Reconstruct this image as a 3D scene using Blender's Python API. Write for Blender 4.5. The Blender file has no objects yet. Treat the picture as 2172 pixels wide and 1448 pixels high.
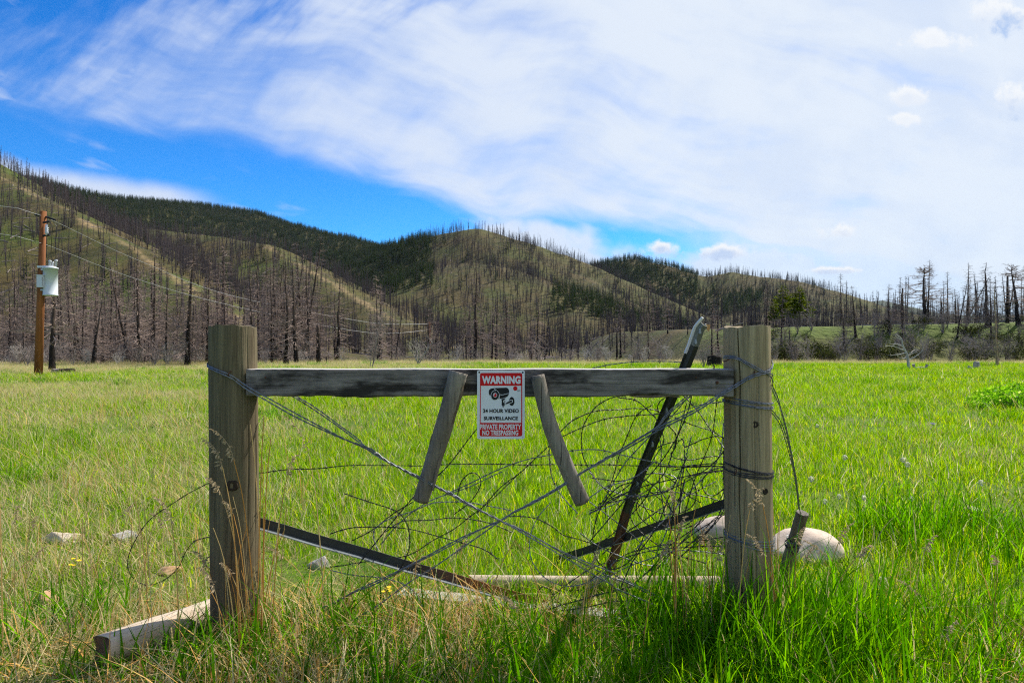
import bpy, bmesh, math, random
import numpy as np
from mathutils import Vector, Matrix, Euler

# ------------------------------------------------------------------ camera, sky, sun, exposure
sc = bpy.context.scene
F = 1448.0                      # focal length in photo pixels (24 mm on a 36 mm sensor, 2172 px wide)
EYE = 1.15
cam_d = bpy.data.cameras.new('camera'); cam = bpy.data.objects.new('camera', cam_d)
sc.collection.objects.link(cam)
cam.location = (0, 0, EYE); cam.rotation_euler = (math.radians(90), 0, 0)
cam_d.lens = 24; cam_d.sensor_width = 36; cam_d.clip_start = 0.05; cam_d.clip_end = 20000
sc.camera = cam
SUN_AZ, SUN_EL = math.radians(46), math.radians(48)
sun_d = bpy.data.lights.new('sun', 'SUN'); sun = bpy.data.objects.new('sun', sun_d)
sc.collection.objects.link(sun)
SUNV = Vector((math.sin(SUN_AZ)*math.cos(SUN_EL), math.cos(SUN_AZ)*math.cos(SUN_EL), math.sin(SUN_EL)))
sun.rotation_euler = SUNV.to_track_quat('Z', 'Y').to_euler()
sun.location = (20, 30, 60)
sun_d.energy = 5.0; sun_d.angle = math.radians(0.53); sun_d.color = (1.0, 0.95, 0.86)
sc.view_settings.view_transform = 'Standard'; sc.view_settings.look = 'None'
sc.view_settings.exposure = 0.47; sc.view_settings.gamma = 1.0
sc.cycles.max_bounces = 4; sc.cycles.use_denoising = False; sc.cycles.transparent_max_bounces = 8; sc.cycles.diffuse_bounces = 2
sc.cycles.transmission_bounces = 3; sc.cycles.glossy_bounces = 2
sc.cycles.filter_width = 1.15; sc.cycles.adaptive_threshold = 0.014
sc.cycles.caustics_reflective = False; sc.cycles.caustics_refractive = False

class NT:
    """small helper to write node trees"""
    def __init__(s, tree): s.t = tree; s.n = tree.nodes; s.l = tree.links
    def node(s, typ, **kw):
        nd = s.n.new(typ)
        for k, v in kw.items(): setattr(nd, k, v)
        return nd
    def put(s, sock, v):
        if isinstance(v, bpy.types.NodeSocket): s.l.new(v, sock)
        elif v is not None: sock.default_value = v
    def m(s, op, a, b=None, c=None, clamp=False):
        nd = s.node('ShaderNodeMath', operation=op, use_clamp=clamp)
        for i, v in enumerate((a, b, c)):
            if v is not None: s.put(nd.inputs[i], v)
        return nd.outputs[0]
    def sstep(s, x, a, b):
        nd = s.node('ShaderNodeMapRange', interpolation_type='SMOOTHSTEP')
        s.put(nd.inputs[0], x); s.put(nd.inputs[1], a); s.put(nd.inputs[2], b)
        return nd.outputs[0]
    def mix(s, f, a, b, mode='MIX'):
        nd = s.node('ShaderNodeMix', data_type='RGBA', blend_type=mode)
        s.put(nd.inputs[0], f)
        for i, v in ((6, a), (7, b)):
            if isinstance(v, tuple) and len(v) == 3: v = (*v, 1)
            s.put(nd.inputs[i], v)
        return nd.outputs[2]
    def noise(s, vec, scale, detail=4, rough=0.55, dist=0.0, dims='3D'):
        nd = s.node('ShaderNodeTexNoise', noise_dimensions=dims)
        if vec is not None: s.put(nd.inputs['Vector'], vec)
        nd.inputs['Scale'].default_value = scale; nd.inputs['Detail'].default_value = detail
        nd.inputs['Roughness'].default_value = rough; nd.inputs['Distortion'].default_value = dist
        return nd.outputs[0]
    def comb(s, x, y, z=0.0):
        nd = s.node('ShaderNodeCombineXYZ')
        for i, v in enumerate((x, y, z)): s.put(nd.inputs[i], v)
        return nd.outputs[0]
    def ramp(s, f, stops):
        nd = s.node('ShaderNodeValToRGB'); s.put(nd.inputs[0], f)
        els = nd.color_ramp.elements
        while len(els) < len(stops): els.new(0.5)
        for e, (p, c) in zip(els, stops): e.position = p; e.color = (*c, 1)
        return nd.outputs[0]
    def scale_vec(s, vec, sx, sy, sz):
        nd = s.node('ShaderNodeVectorMath', operation='MULTIPLY')
        s.put(nd.inputs[0], vec); nd.inputs[1].default_value = (sx, sy, sz)
        return nd.outputs[0]

# ---- world: NISHITA sky with a procedural cirrus sheet and a few small cumulus clouds
world = bpy.data.worlds.new('World'); sc.world = world; world.use_nodes = True
W = NT(world.node_tree); W.n.clear()
out = W.node('ShaderNodeOutputWorld'); bg = W.node('ShaderNodeBackground'); bg.inputs[1].default_value = 0.072
sky = W.node('ShaderNodeTexSky', sky_type='NISHITA', sun_disc=False)
sky.sun_elevation = SUN_EL; sky.sun_rotation = SUN_AZ
sky.altitude = 1500; sky.air_density = 1.0; sky.dust_density = 0.3; sky.ozone_density = 3.0
tc = W.node('ShaderNodeTexCoord'); sep = W.node('ShaderNodeSeparateXYZ'); W.put(sep.inputs[0], tc.outputs['Generated'])
X, Y, Z = sep.outputs
yy = W.m('MAXIMUM', W.m('ABSOLUTE', Y), 0.18)
U = W.m('DIVIDE', X, yy); V = W.m('DIVIDE', Z, yy)
def lin(a, b, c):   # a*U + b*V + c
    return W.m('ADD', W.m('MULTIPLY_ADD', U, a, c), W.m('MULTIPLY', V, b))
UVv = W.comb(U, V)
def uvo(a, b):
    nd = W.node('ShaderNodeVectorMath', operation='ADD'); W.put(nd.inputs[0], UVv); nd.inputs[1].default_value = (a, b, 0); return nd.outputs[0]
warp1 = W.m('SUBTRACT', W.noise(UVv, 3.2, 2, 0.55, 0, '2D'), 0.5)
# streak coordinates: along the edge of the sheet (slope -0.2) and across it
along = lin(0.98, -0.2, 0); across = lin(0.2, 0.98, 0)
streak = W.noise(W.comb(W.m('MULTIPLY', along, 1.5), W.m('MULTIPLY_ADD', across, 6.0, W.m('MULTIPLY', warp1, 0.6))), 2.2, 4, 0.55, 0, '2D')
# finer wisps going up to the right
al2 = lin(0.75, 0.66, 0); ac2 = lin(-0.66, 0.75, 0)
wisp = W.noise(W.comb(W.m('MULTIPLY', al2, 2.0), W.m('MULTIPLY_ADD', warp1, 0.35, W.m('MULTIPLY', ac2, 5.5))), 2.6, 4, 0.55, 0, '2D')
soft = W.noise(uvo(3.7, 1.9), 5.5, 4, 0.6, 0, '2D')
d1 = W.m('ADD', lin(0.2, 1.0, -0.182), W.m('MULTIPLY', W.m('SUBTRACT', streak, 0.5), 0.11))
sheet_lo = W.sstep(d1, -0.012, 0.045)
d2 = W.m('ADD', lin(0.33, -1.0, 0.70), W.m('ADD', W.m('MULTIPLY', W.m('SUBTRACT', wisp, 0.5), 0.34), W.m('MULTIPLY', warp1, 0.12)))
sheet_hi = W.sstep(d2, -0.02, 0.17)
thin_left = W.sstep(U, 0.05, -0.55)
thick = W.sstep(W.m('ADD', W.m('MULTIPLY_ADD', streak, 0.65, W.m('MULTIPLY', wisp, 0.30)), W.m('MULTIPLY', U, 0.30)), 0.18, 0.60)
sheet = W.m('MULTIPLY', W.m('MULTIPLY', sheet_lo, sheet_hi), W.m('MULTIPLY_ADD', thick, W.m('MULTIPLY_ADD', thin_left, 0.22, 0.46), W.m('MULTIPLY_ADD', thin_left, -0.26, 0.50)))
# bank above the left hills
d3 = W.m('ADD', lin(-0.19, -1.0, 0.140), W.m('MULTIPLY', W.m('SUBTRACT', soft, 0.5), 0.03))
bank = W.m('MULTIPLY', W.sstep(d3, 0.0, 0.03), W.sstep(U, -0.40, -0.52))
# broken cloud low over the middle hill
d4 = W.m('ADD', W.m('MULTIPLY', V, -1.0), W.m('MULTIPLY_ADD', W.m('SUBTRACT', soft, 0.5), 0.16, W.m('MULTIPLY_ADD', W.m('SUBTRACT', streak, 0.5), 0.10, 0.162)))
low = W.m('MULTIPLY', W.m('MULTIPLY', W.sstep(d4, -0.012, 0.035), W.sstep(U, -0.32, -0.08)), 0.92)
# small wisps in the blue wedge
d5 = W.sstep(W.m('ADD', streak, W.m('MULTIPLY', soft, 0.35)), 0.74, 0.92)
w5 = W.m('MULTIPLY', d5, 0.55)
# thin veil over the whole right side
veil = W.m('MULTIPLY', W.sstep(W.m('ADD', U, W.m('MULTIPLY', W.m('SUBTRACT', soft, 0.5), 0.25)), 0.16, 0.42), W.m('MULTIPLY_ADD', streak, 0.25, 0.74))
cov = sheet
for k in (bank, low, w5, veil): cov = W.m('MAXIMUM', cov, k)
bright = W.sstep(W.m('ADD', U, W.m('MULTIPLY', V, 0.35)), -0.6, 0.55)
ccol = W.mix(bright, (6.6, 7.55, 9.5), (8.2, 8.9, 9.75))
ccol = W.mix(W.m('MULTIPLY', W.sstep(V, 0.13, 0.02), 0.55), ccol, (6.2, 7.4, 9.6))
ccol = W.mix(W.m('MULTIPLY', W.sstep(W.m('MULTIPLY_ADD', soft, 0.55, W.m('MULTIPLY', streak, 0.45)), 0.60, 0.36), 0.42), ccol, (5.9, 7.1, 9.3))
hs = W.node('ShaderNodeHueSaturation'); hs.inputs['Saturation'].default_value = 1.35; hs.inputs['Value'].default_value = 1.25
W.put(hs.inputs['Color'], sky.outputs[0])
base = W.mix(1.0, hs.outputs[0], (0.50, 1.14, 1.50), 'MULTIPLY')
col = W.mix(cov, base, ccol)
# cumulus: (u, v, ru, rv, shade)
puff = W.noise(uvo(8.1, 4.4), 26, 4, 0.64, 0, '2D')
pn = W.m('MULTIPLY', W.m('SUBTRACT', puff, 0.5), 2.0)
for px, py, wpx, hpx, shade in ((1785, 492, 58, 22, .45), (1545, 534, 75, 20, .75), (1405, 527, 46, 20, .85), (1930, 205, 56, 26, .25), (1922, 252, 46, 16, .10),
                                (2150, 212, 58, 42, .75), (1985, 86, 95, 26, .10), (2130, 34, 85, 46, .95), (1770, 574, 70, 9, .7)):
    u0, v0, ru, rv = (px-1086)/F, (724-py)/F, wpx/F, hpx/F
    nd = W.node('ShaderNodeVectorMath', operation='MULTIPLY_ADD'); W.put(nd.inputs[0], UVv); nd.inputs[1].default_value = (1/ru, 1/rv, 0); nd.inputs[2].default_value = (-u0/ru, -v0/rv, 0)
    ln = W.node('ShaderNodeVectorMath', operation='LENGTH'); W.put(ln.inputs[0], nd.outputs[0]); r = ln.outputs['Value']
    b = W.m('MULTIPLY_ADD', V, 1/rv, -v0/rv)
    e = W.m('ADD', W.m('SUBTRACT', 1.0, r), pn)
    inner = W.m('MULTIPLY', W.sstep(W.m('SUBTRACT', W.m('MULTIPLY', e, 0.8), W.m('MULTIPLY', b, 0.75)), 0.1, 1.1), shade)
    pc = W.mix(inner, (9.2, 9.5, 9.9), (4.4, 6.0, 9.0))
    near = W.sstep(r, 1.7, 1.0)
    col = W.mix(W.m('MULTIPLY', W.sstep(e, 0.0, 0.65), near), col, pc)
W.put(bg.inputs[0], col); W.put(out.inputs[0], bg.outputs[0])

# ------------------------------------------------------------------ helpers
random.seed(7)
rng = np.random.default_rng(11)
COL = sc.collection
def P(px, py, y):
    """point seen at photo pixel (px, py) standing y metres in front of the camera"""
    return Vector(((px-1086)/F*y, y, EYE+(724-py)/F*y))
def tag(o, label=None, cat=None, group=None, kind=None):
    if label: o['label'] = label
    if cat: o['category'] = cat
    if group: o['group'] = group
    if kind: o['kind'] = kind
    return o
def link(o, parent=None):
    COL.objects.link(o)
    if parent is not None: o.parent = parent
    return o
def empty(name, loc=(0, 0, 0)):
    o = bpy.data.objects.new(name, None); o.empty_display_size = 0.1; o.location = loc
    return link(o)
class MB:
    """collects shapes and builds them as ONE mesh"""
    def __init__(s): s.v = []; s.f = []; s.mi = []; s.att = {}
    def add(s, verts, faces, mi=0):
        o = len(s.v); s.v += [tuple(p) for p in verts]; s.f += [tuple(i+o for i in f) for f in faces]; s.mi += [mi]*len(faces)
    def tube(s, pts, radii, n=6, cap=True, mi=0, phase=0.0):
        pts = [Vector(p) for p in pts]
        if not hasattr(radii, '__len__'): radii = [radii]*len(pts)
        vs, fs = [], []; up = None
        for i, p in enumerate(pts):
            d = (pts[min(i+1, len(pts)-1)] - pts[max(i-1, 0)])
            d = d.normalized() if d.length > 1e-9 else Vector((0, 0, 1))
            if up is None:
                up = Vector((1, 0, 0)) if abs(d.x) < .8 else Vector((0, 1, 0))
            a = (up - d*up.dot(d)).normalized(); b = d.cross(a); up = a
            for k in range(n):
                t = phase+2*math.pi*k/n
                vs.append(p + (a*math.cos(t)+b*math.sin(t))*radii[i])
        for i in range(len(pts)-1):
            for k in range(n):
                fs.append((i*n+k, i*n+(k+1) % n, (i+1)*n+(k+1) % n, (i+1)*n+k))
        if cap:
            fs.append(tuple(range(n-1, -1, -1))); fs.append(tuple((len(pts)-1)*n+k for k in range(n)))
        s.add(vs, fs, mi)
    def box(s, lo, hi, mi=0):
        x0, y0, z0 = lo; x1, y1, z1 = hi
        s.add([(x0,y0,z0),(x1,y0,z0),(x1,y1,z0),(x0,y1,z0),(x0,y0,z1),(x1,y0,z1),(x1,y1,z1),(x0,y1,z1)],
              [(0,3,2,1),(4,5,6,7),(0,1,5,4),(1,2,6,5),(2,3,7,6),(3,0,4,7)], mi)
    def lathe(s, prof, n=16, origin=(0,0,0), axis=Vector((0,0,1)), mi=0):
        q = Vector((0,0,1)).rotation_difference(axis); o = Vector(origin); vs, fs = [], []
        for r, z in prof:
            for k in range(n):
                t = 2*math.pi*k/n; vs.append(o + q @ Vector((r*math.cos(t), r*math.sin(t), z)))
        for i in range(len(prof)-1):
            for k in range(n): fs.append((i*n+k, i*n+(k+1) % n, (i+1)*n+(k+1) % n, (i+1)*n+k))
        fs.append(tuple(range(n-1,-1,-1))); fs.append(tuple((len(prof)-1)*n+k for k in range(n)))
        s.add(vs, fs, mi)
    def mesh(s, name, mats=(), smooth=False):
        me = bpy.data.meshes.new(name); me.from_pydata(s.v, [], s.f)
        for m in (mats if isinstance(mats, (list, tuple)) else [mats]): me.materials.append(m)
        if any(s.mi): me.polygons.foreach_set('material_index', s.mi)
        if smooth: me.polygons.foreach_set('use_smooth', [True]*len(s.f))
        for k, vals in s.att.items():
            a = me.attributes.new(k, 'FLOAT', 'POINT'); a.data.foreach_set('value', vals)
        me.update(); return me
    def build(s, name, mats=(), parent=None, smooth=False):
        return link(bpy.data.objects.new(name, s.mesh(name, mats, smooth)), parent)
def smooth_path(pts, step=0.02, vec=True):
    """Catmull-Rom through pts, resampled"""
    p = [Vector(q) for q in pts]
    if len(p) == 2: ps = [p[0]+(p[0]-p[1]), *p, p[1]+(p[1]-p[0])]
    else: ps = [2*p[0]-p[1], *p, 2*p[-1]-p[-2]]
    o = []
    for i in range(1, len(ps)-2):
        a, b, c, d = ps[i-1:i+3]; n = max(2, int((c-b).length/step))
        for k in range(n):
            t = k/n
            o.append(0.5*((2*b)+(c-a)*t+(2*a-5*b+4*c-d)*t*t+(3*b-a-3*c+d)*t**3))
    o.append(ps[-2]); return o
def vnoise(x, y, seed=0):
    """2-D value noise, vectorised"""
    x = np.asarray(x, float); y = np.asarray(y, float)
    xi = np.floor(x).astype(np.int64); yi = np.floor(y).astype(np.int64); fx = x-xi; fy = y-yi
    def h(a, b):
        n = (a*374761393 + b*668265263 + seed*1442695041) & 0xffffffff
        n = ((n ^ (n >> 13))*1274126177) & 0xffffffff
        return ((n ^ (n >> 16)) & 0xffff)/65535.0
    fx = fx*fx*(3-2*fx); fy = fy*fy*(3-2*fy)
    return (h(xi,yi)*(1-fx)+h(xi+1,yi)*fx)*(1-fy) + (h(xi,yi+1)*(1-fx)+h(xi+1,yi+1)*fx)*fy
def fbm(x, y, sc_, octv=4, seed=0):
    o = 0; a = 1; t = 0
    for k in range(octv):
        o = o + a*vnoise(np.asarray(x)/sc_*2**k, np.asarray(y)/sc_*2**k, seed+k*17); t += a; a *= .5
    return o/t - .5
def sst(x, a, b):
    t = np.clip((np.asarray(x, float)-a)/(b-a), 0, 1); return t*t*(3-2*t)

# ------------------------------------------------------------------ materials
def mat(name):
    m = bpy.data.materials.new(name); m.use_nodes = True
    n = NT(m.node_tree); n.n.clear()
    n.out = n.node('ShaderNodeOutputMaterial'); n.b = n.node('ShaderNodeBsdfPrincipled')
    n.put(n.out.inputs[0], n.b.outputs[0]); n.b.inputs['Specular IOR Level'].default_value = 0.25
    n.tc = n.node('ShaderNodeTexCoord'); n.obj = n.tc.outputs['Object']; n.m_ = m
    n.rnd = None
    return m, n
def bump(n, h, strength=0.5, dist=0.01):
    nd = n.node('ShaderNodeBump'); nd.inputs['Strength'].default_value = strength; nd.inputs['Distance'].default_value = dist
    n.put(nd.inputs['Height'], h); n.put(n.b.inputs['Normal'], nd.outputs[0])
def plain(name, c, rough=0.6, metal=0.0, var=0.15, scale=8.0):
    m, n = mat(name)
    f = n.noise(n.obj, scale, 4)
    n.put(n.b.inputs['Base Color'], n.mix(f, tuple(x*(1-var) for x in c), tuple(min(1, x*(1+var)) for x in c)))
    n.b.inputs['Roughness'].default_value = rough; n.b.inputs['Metallic'].default_value = metal
    return m
def wood(name, dark, light, axis='Z', grain=55, stain=None, stain_amt=0.5, stain_scale=7, bstr=0.5, knots=True):
    """weathered timber with grain along one local axis"""
    m, n = mat(name)
    st = {'X': (0.04, 1, 1), 'Y': (1, 0.04, 1), 'Z': (1, 1, 0.04)}[axis]
    wv = n.noise(n.obj, 3, 2)
    sv = n.scale_vec(n.obj, *st)
    g1 = n.noise(sv, grain, 6, 0.65, 0.6); g2 = n.noise(sv, grain*3.2, 3, 0.6)
    f = n.m('ADD', n.m('MULTIPLY', g1, 0.7), n.m('MULTIPLY', g2, 0.3))
    c = n.ramp(f, [(0.30, tuple(x*.7 for x in dark)), (0.43, tuple(a*.65+b*.35 for a, b in zip(dark, light))), (0.54, tuple(a*.35+b*.65 for a, b in zip(dark, light))), (0.70, light)])
    big = n.noise(n.scale_vec(n.obj, *[min(1, s*6) for s in st]), stain_scale, 4, 0.65)
    if stain is not None: c = n.mix(n.m('MULTIPLY', n.sstep(big, 0.42, 0.62), stain_amt), c, stain)
    crack = n.sstep(n.noise(n.scale_vec(n.obj, *[s if s == 1 else s*0.5 for s in st]), grain*0.8, 2, 0.5, 0.3), 0.36, 0.30)
    c = n.mix(n.m('MULTIPLY', crack, 0.75), c, tuple(x*0.25 for x in dark))
    n.put(n.b.inputs['Base Color'], c); n.b.inputs['Roughness'].default_value = 0.85
    bump(n, n.m('SUBTRACT', f, n.m('MULTIPLY', crack, 0.8)), bstr, 0.006)
    return m
M = {}
M['post_a'] = wood('post_wood_green_grey', (0.055, 0.045, 0.025), (0.20, 0.168, 0.098), 'Z', 60, (0.10, 0.060, 0.032), 0.6, 3, 0.9)
M['post_b'] = wood('post_wood_tan_grey', (0.15, 0.112, 0.060), (0.46, 0.365, 0.215), 'Z', 60, (0.19, 0.12, 0.055), 0.5, 4, 0.9)
M['rail'] = wood('rail_wood_charcoal', (0.05, 0.042, 0.038), (0.31, 0.275, 0.25), 'X', 48, (0.016, 0.013, 0.011), 0.92, 16, 1.0)
M['stick'] = wood('stick_wood_grey', (0.12, 0.10, 0.08), (0.34, 0.30, 0.245), 'Z', 70, (0.08, 0.06, 0.045), 0.5, 9)
M['bark'] = wood('bark_brown', (0.05, 0.032, 0.02), (0.21, 0.155, 0.10), 'Z', 30, (0.30, 0.26, 0.21), 0.3, 16, 1.0)
M['log'] = wood('log_wood_pale', (0.40, 0.31, 0.21), (0.68, 0.57, 0.43), 'X', 40, (0.33, 0.2, 0.1), 0.35, 6, 0.3)
M['log_end'] = wood('log_end_brown', (0.07, 0.04, 0.025), (0.24, 0.15, 0.09), 'X', 30)
M['rail_top'] = wood('rail_top_bleached_sunlit', (0.42, 0.39, 0.35), (0.70, 0.67, 0.62), 'X', 40)  # bleached top; the sunlit bright edge is put into this paler colour
M['plank'] = wood('plank_wood_silver', (0.24, 0.22, 0.19), (0.5, 0.47, 0.42), 'X', 40)
M['pole'] = wood('pole_wood_orange', (0.13, 0.042, 0.012), (0.34, 0.13, 0.04), 'Z', 9, (0.10, 0.032, 0.012), 0.4, 2, 0.3)
M['wire'] = plain('wire_galvanised', (0.20, 0.21, 0.225), 0.55, 0.6, 0.35, 30)
M['wire_dark'] = plain('wire_dark_weathered', (0.05, 0.048, 0.046), 0.5, 0.6, 0.5, 12)
M['staple'] = plain('rusty_iron', (0.10, 0.045, 0.025), 0.8, 0.3, 0.4, 60)
M['steel_green'] = plain('steel_dark_green_paint', (0.040, 0.045, 0.036), 0.45, 0.2, 0.45, 14)
M['steel_white'] = plain('steel_white_paint', (0.68, 0.70, 0.70), 0.45, 0.0, 0.12, 22)
M['steel_grey'] = plain('steel_grey_edge', (0.23, 0.26, 0.27), 0.4, 0.5, 0.3, 14)
m, n = mat('steel_rusting_bar')
sx = n.node('ShaderNodeSeparateXYZ'); n.put(sx.inputs[0], n.obj)
rf = n.sstep(n.m('ADD', sx.outputs[0], n.m('MULTIPLY', n.noise(n.obj, 12, 4), 0.3)), 0.86, 1.12)
n.put(n.b.inputs['Base Color'], n.mix(rf, n.mix(n.noise(n.obj, 20, 4), (0.018, 0.020, 0.018), (0.06, 0.064, 0.058)), (0.26, 0.10, 0.035)))
n.put(n.b.inputs['Roughness'], n.m('MULTIPLY_ADD', rf, 0.4, 0.45)); M['bar'] = m
M['sign_white'] = plain('sign_white', (0.74, 0.755, 0.79), 0.45, 0, 0.07, 14)
M['sign_red'] = plain('sign_red', (0.60, 0.006, 0.010), 0.6, 0, 0.10, 14)
M['sign_black'] = plain('sign_black', (0.008, 0.008, 0.010), 0.4, 0, 0.1)
M['screw'] = plain('screw_dark', (0.02, 0.02, 0.02), 0.5, 0.5)
M['tank'] = plain('transformer_grey_paint', (0.56, 0.60, 0.64), 0.4, 0.0, 0.06, 3)
M['porcelain'] = plain('porcelain_grey', (0.55, 0.58, 0.62), 0.25, 0.0, 0.05)
M['black_rubber'] = plain('black_fitting', (0.015, 0.015, 0.018), 0.5)
M['power'] = plain('power_line_aluminium', (0.34, 0.34, 0.34), 0.5, 0.2)
M['knot'] = plain('dark_knot', (0.035, 0.024, 0.016), 0.9, 0, 0.5, 80)
M['chip'] = plain('pale_chip', (0.78, 0.74, 0.66), 0.8)
def stone(name, a, b, sc_=9):
    m, n = mat(name)
    f = n.noise(n.obj, sc_, 7, 0.65); g = n.noise(n.obj, sc_*7, 3, 0.6)
    c = n.mix(n.sstep(f, 0.35, 0.65), a, b)
    c = n.mix(n.m('MULTIPLY', n.sstep(g, 0.55, 0.75), 0.45), c, tuple(x*0.45 for x in a))
    n.put(n.b.inputs['Base Color'], c); n.b.inputs['Roughness'].default_value = 0.9
    bump(n, n.m('ADD', f, n.m('MULTIPLY', g, 0.4)), 0.5, 0.012); return m
M['boulder'] = stone('boulder_buff_stone', (0.46, 0.36, 0.27), (0.66, 0.54, 0.42), 7)
M['stone_tan'] = stone('stone_tan', (0.50, 0.40, 0.28), (0.70, 0.58, 0.42))
M['stone_grey'] = stone('stone_grey', (0.30, 0.27, 0.24), (0.50, 0.46, 0.42), 14)
M['stone_rust'] = stone('stone_orange', (0.40, 0.22, 0.11), (0.58, 0.38, 0.22))
def dead_wood(name, lo, hi, char_z=None, char=(0.012, 0.010, 0.009), scale=3):
    """fire-killed wood, charred below char_z metres"""
    m, n = mat(name)
    f = n.noise(n.scale_vec(n.obj, 1, 1, 0.15), scale*4, 4, 0.6)
    c = n.mix(n.sstep(f, 0.3, 0.7), lo, hi)
    if char_z:
        s = n.node('ShaderNodeSeparateXYZ'); n.put(s.inputs[0], n.obj)
        k = n.sstep(n.m('ADD', s.outputs[2], n.m('MULTIPLY', n.noise(n.obj, 1.2, 4), 4.0)), char_z+3.4, char_z+0.4)
        c = n.mix(n.m('MULTIPLY', k, 0.88), c, char)
    oi = n.node('ShaderNodeObjectInfo')
    c = n.mix(n.m('MULTIPLY', oi.outputs['Random'], 0.5), c, tuple(x*0.45 for x in lo))
    n.put(n.b.inputs['Base Color'], c); n.b.inputs['Roughness'].default_value = 0.9; n.b.inputs['Specular IOR Level'].default_value = 0.1
    return m
M['snag'] = dead_wood('charred_trunk', (0.045, 0.032, 0.026), (0.14, 0.10, 0.08), 4.0)
M['twig'] = dead_wood('dead_branch', (0.21, 0.15, 0.12), (0.44, 0.34, 0.285))
M['snag_far'] = dead_wood('charred_trunk_far', (0.062, 0.047, 0.045), (0.145, 0.114, 0.108), 1.5, (0.022, 0.018, 0.017))
M['white_wood'] = dead_wood('bleached_wood', (0.36, 0.32, 0.27), (0.62, 0.57, 0.50))
M['shrub_twig'] = dead_wood('bare_shrub_twig', (0.21, 0.165, 0.14), (0.46, 0.39, 0.35))
M['tan_wood'] = dead_wood('peeled_trunk', (0.34, 0.22, 0.11), (0.55, 0.40, 0.24))
def leaf_mat(name, stops, trans=0.4, rnd_dark=0.4, tcol=None, rough=0.7, spec=0.0):
    m, n = mat(name)
    at = n.node('ShaderNodeAttribute', attribute_name='tint')
    oi = n.node('ShaderNodeObjectInfo')
    c = n.ramp(at.outputs['Fac'], stops)
    c = n.mix(n.m('MULTIPLY', oi.outputs['Random'], rnd_dark), c, n.mix(1.0, c, (0.55, 0.62, 0.45), 'MULTIPLY'))
    n.put(n.b.inputs['Base Color'], c); n.b.inputs['Roughness'].default_value = rough
    n.b.inputs['Specular IOR Level'].default_value = spec; n.b.inputs['Roughness'].default_value = rough
    tr = n.node('ShaderNodeBsdfTranslucent'); mx = n.node('ShaderNodeMixShader'); mx.inputs[0].default_value = trans
    n.put(tr.inputs[0], n.mix(1.0, c, tcol, 'MULTIPLY') if tcol else c)
    n.put(mx.inputs[1], n.b.outputs[0]); n.put(mx.inputs[2], tr.outputs[0]); n.put(n.out.inputs[0], mx.outputs[0])
    return m
GT = (1.55, 1.5, 0.12)
M['grass'] = leaf_mat('meadow_grass', [(0, (0.06, 0.17, 0.003)), (0.35, (0.155, 0.325, 0.004)), (0.75, (0.29, 0.46, 0.006)), (0.95, (0.42, 0.50, 0.015)), (1, (0.62, 0.52, 0.16))], 0.6, 0.4, GT)
M['grass_lush'] = leaf_mat('lush_grass', [(0, (0.024, 0.115, 0.004)), (0.5, (0.085, 0.25, 0.006)), (1, (0.20, 0.41, 0.010))], 0.6, 0.35, GT)
M['straw'] = leaf_mat('dry_straw', [(0, (0.48, 0.35, 0.14)), (0.5, (0.68, 0.54, 0.27)), (1, (0.82, 0.72, 0.46))], 0.45, 0.15)
M['straw_orange'] = leaf_mat('dry_straw_orange', [(0, (0.52, 0.25, 0.06)), (0.5, (0.74, 0.42, 0.12)), (1, (0.85, 0.60, 0.26))], 0.25, 0.15)
M['seed'] = leaf_mat('seed_head', [(0, (0.42, 0.31, 0.18)), (1, (0.70, 0.57, 0.38))], 0.35, 0.2)
M['needle'] = leaf_mat('pine_needles', [(0, (0.024, 0.050, 0.012)), (0.5, (0.055, 0.095, 0.020)), (1, (0.12, 0.16, 0.03))], 0.35, 0.45)
M['needle_near'] = leaf_mat('pine_needles_near', [(0, (0.09, 0.13, 0.015)), (0.5, (0.19, 0.24, 0.025)), (1, (0.34, 0.36, 0.04))], 0.68, 0.15, (1.3, 1.25, 0.5))
M['shrub_leaf'] = leaf_mat('shrub_leaves', [(0, (0.018, 0.022, 0.009)), (0.5, (0.045, 0.054, 0.016)), (1, (0.13, 0.145, 0.03))], 0.3, 0.6)
M['weed'] = leaf_mat('leafy_weed', [(0, (0.08, 0.26, 0.01)), (0.6, (0.20, 0.46, 0.02)), (0.85, (0.30, 0.52, 0.06)), (1, (0.75, 0.80, 0.62))], 0.55, 0.15, (1.4, 1.3, 0.4))
M['petal_y'] = plain('petal_yellow', (0.85, 0.62, 0.01), 0.6)
M['petal_p'] = plain('petal_purple', (0.13, 0.05, 0.50), 0.6)
M['fluff'] = plain('dandelion_fluff', (0.95, 0.90, 0.70), 0.9)
# ------------------------------------------------------------------ terrain
RIDGES = {}
def ridge(name, pts, slope, rnd):
    RIDGES[name] = (np.array([tuple(P(*q)) for q in pts]), slope, rnd)
ridge('near_spur', [(-420,140,430), (-150,280,370), (0,376,330), (120,436,290), (270,520,250), (390,604,215), (480,662,190), (570,708,165), (650,748,140)], 0.52, 6)
ridge('second_spur', [(200,470,620), (380,492,520), (470,502,480), (560,518,450), (620,556,410), (700,598,370), (800,660,320), (900,716,280), (1020,765,235)], 0.50, 9)
ridge('back_ridge', [(-500,260,1100), (-200,330,1000), (60,385,930), (120,402,930), (230,424,980), (440,440,1200), (520,452,1180), (620,483,1130), (720,506,1080), (830,535,1000), (940,580,900)], 0.42, 30)
ridge('middle_hill', [(640,545,880), (760,540,790), (850,522,720), (900,506,690), (950,494,665), (1010,488,640), (1050,504,632), (1080,520,630), (1150,551,620), (1220,584,600), (1300,628,560), (1400,672,520), (1500,715,470)], 0.58, 8)
ridge('middle_nose', [(1010,488,640), (1005,560,560), (990,640,480), (980,700,410), (985,738,330)], 0.44, 40)
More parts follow.
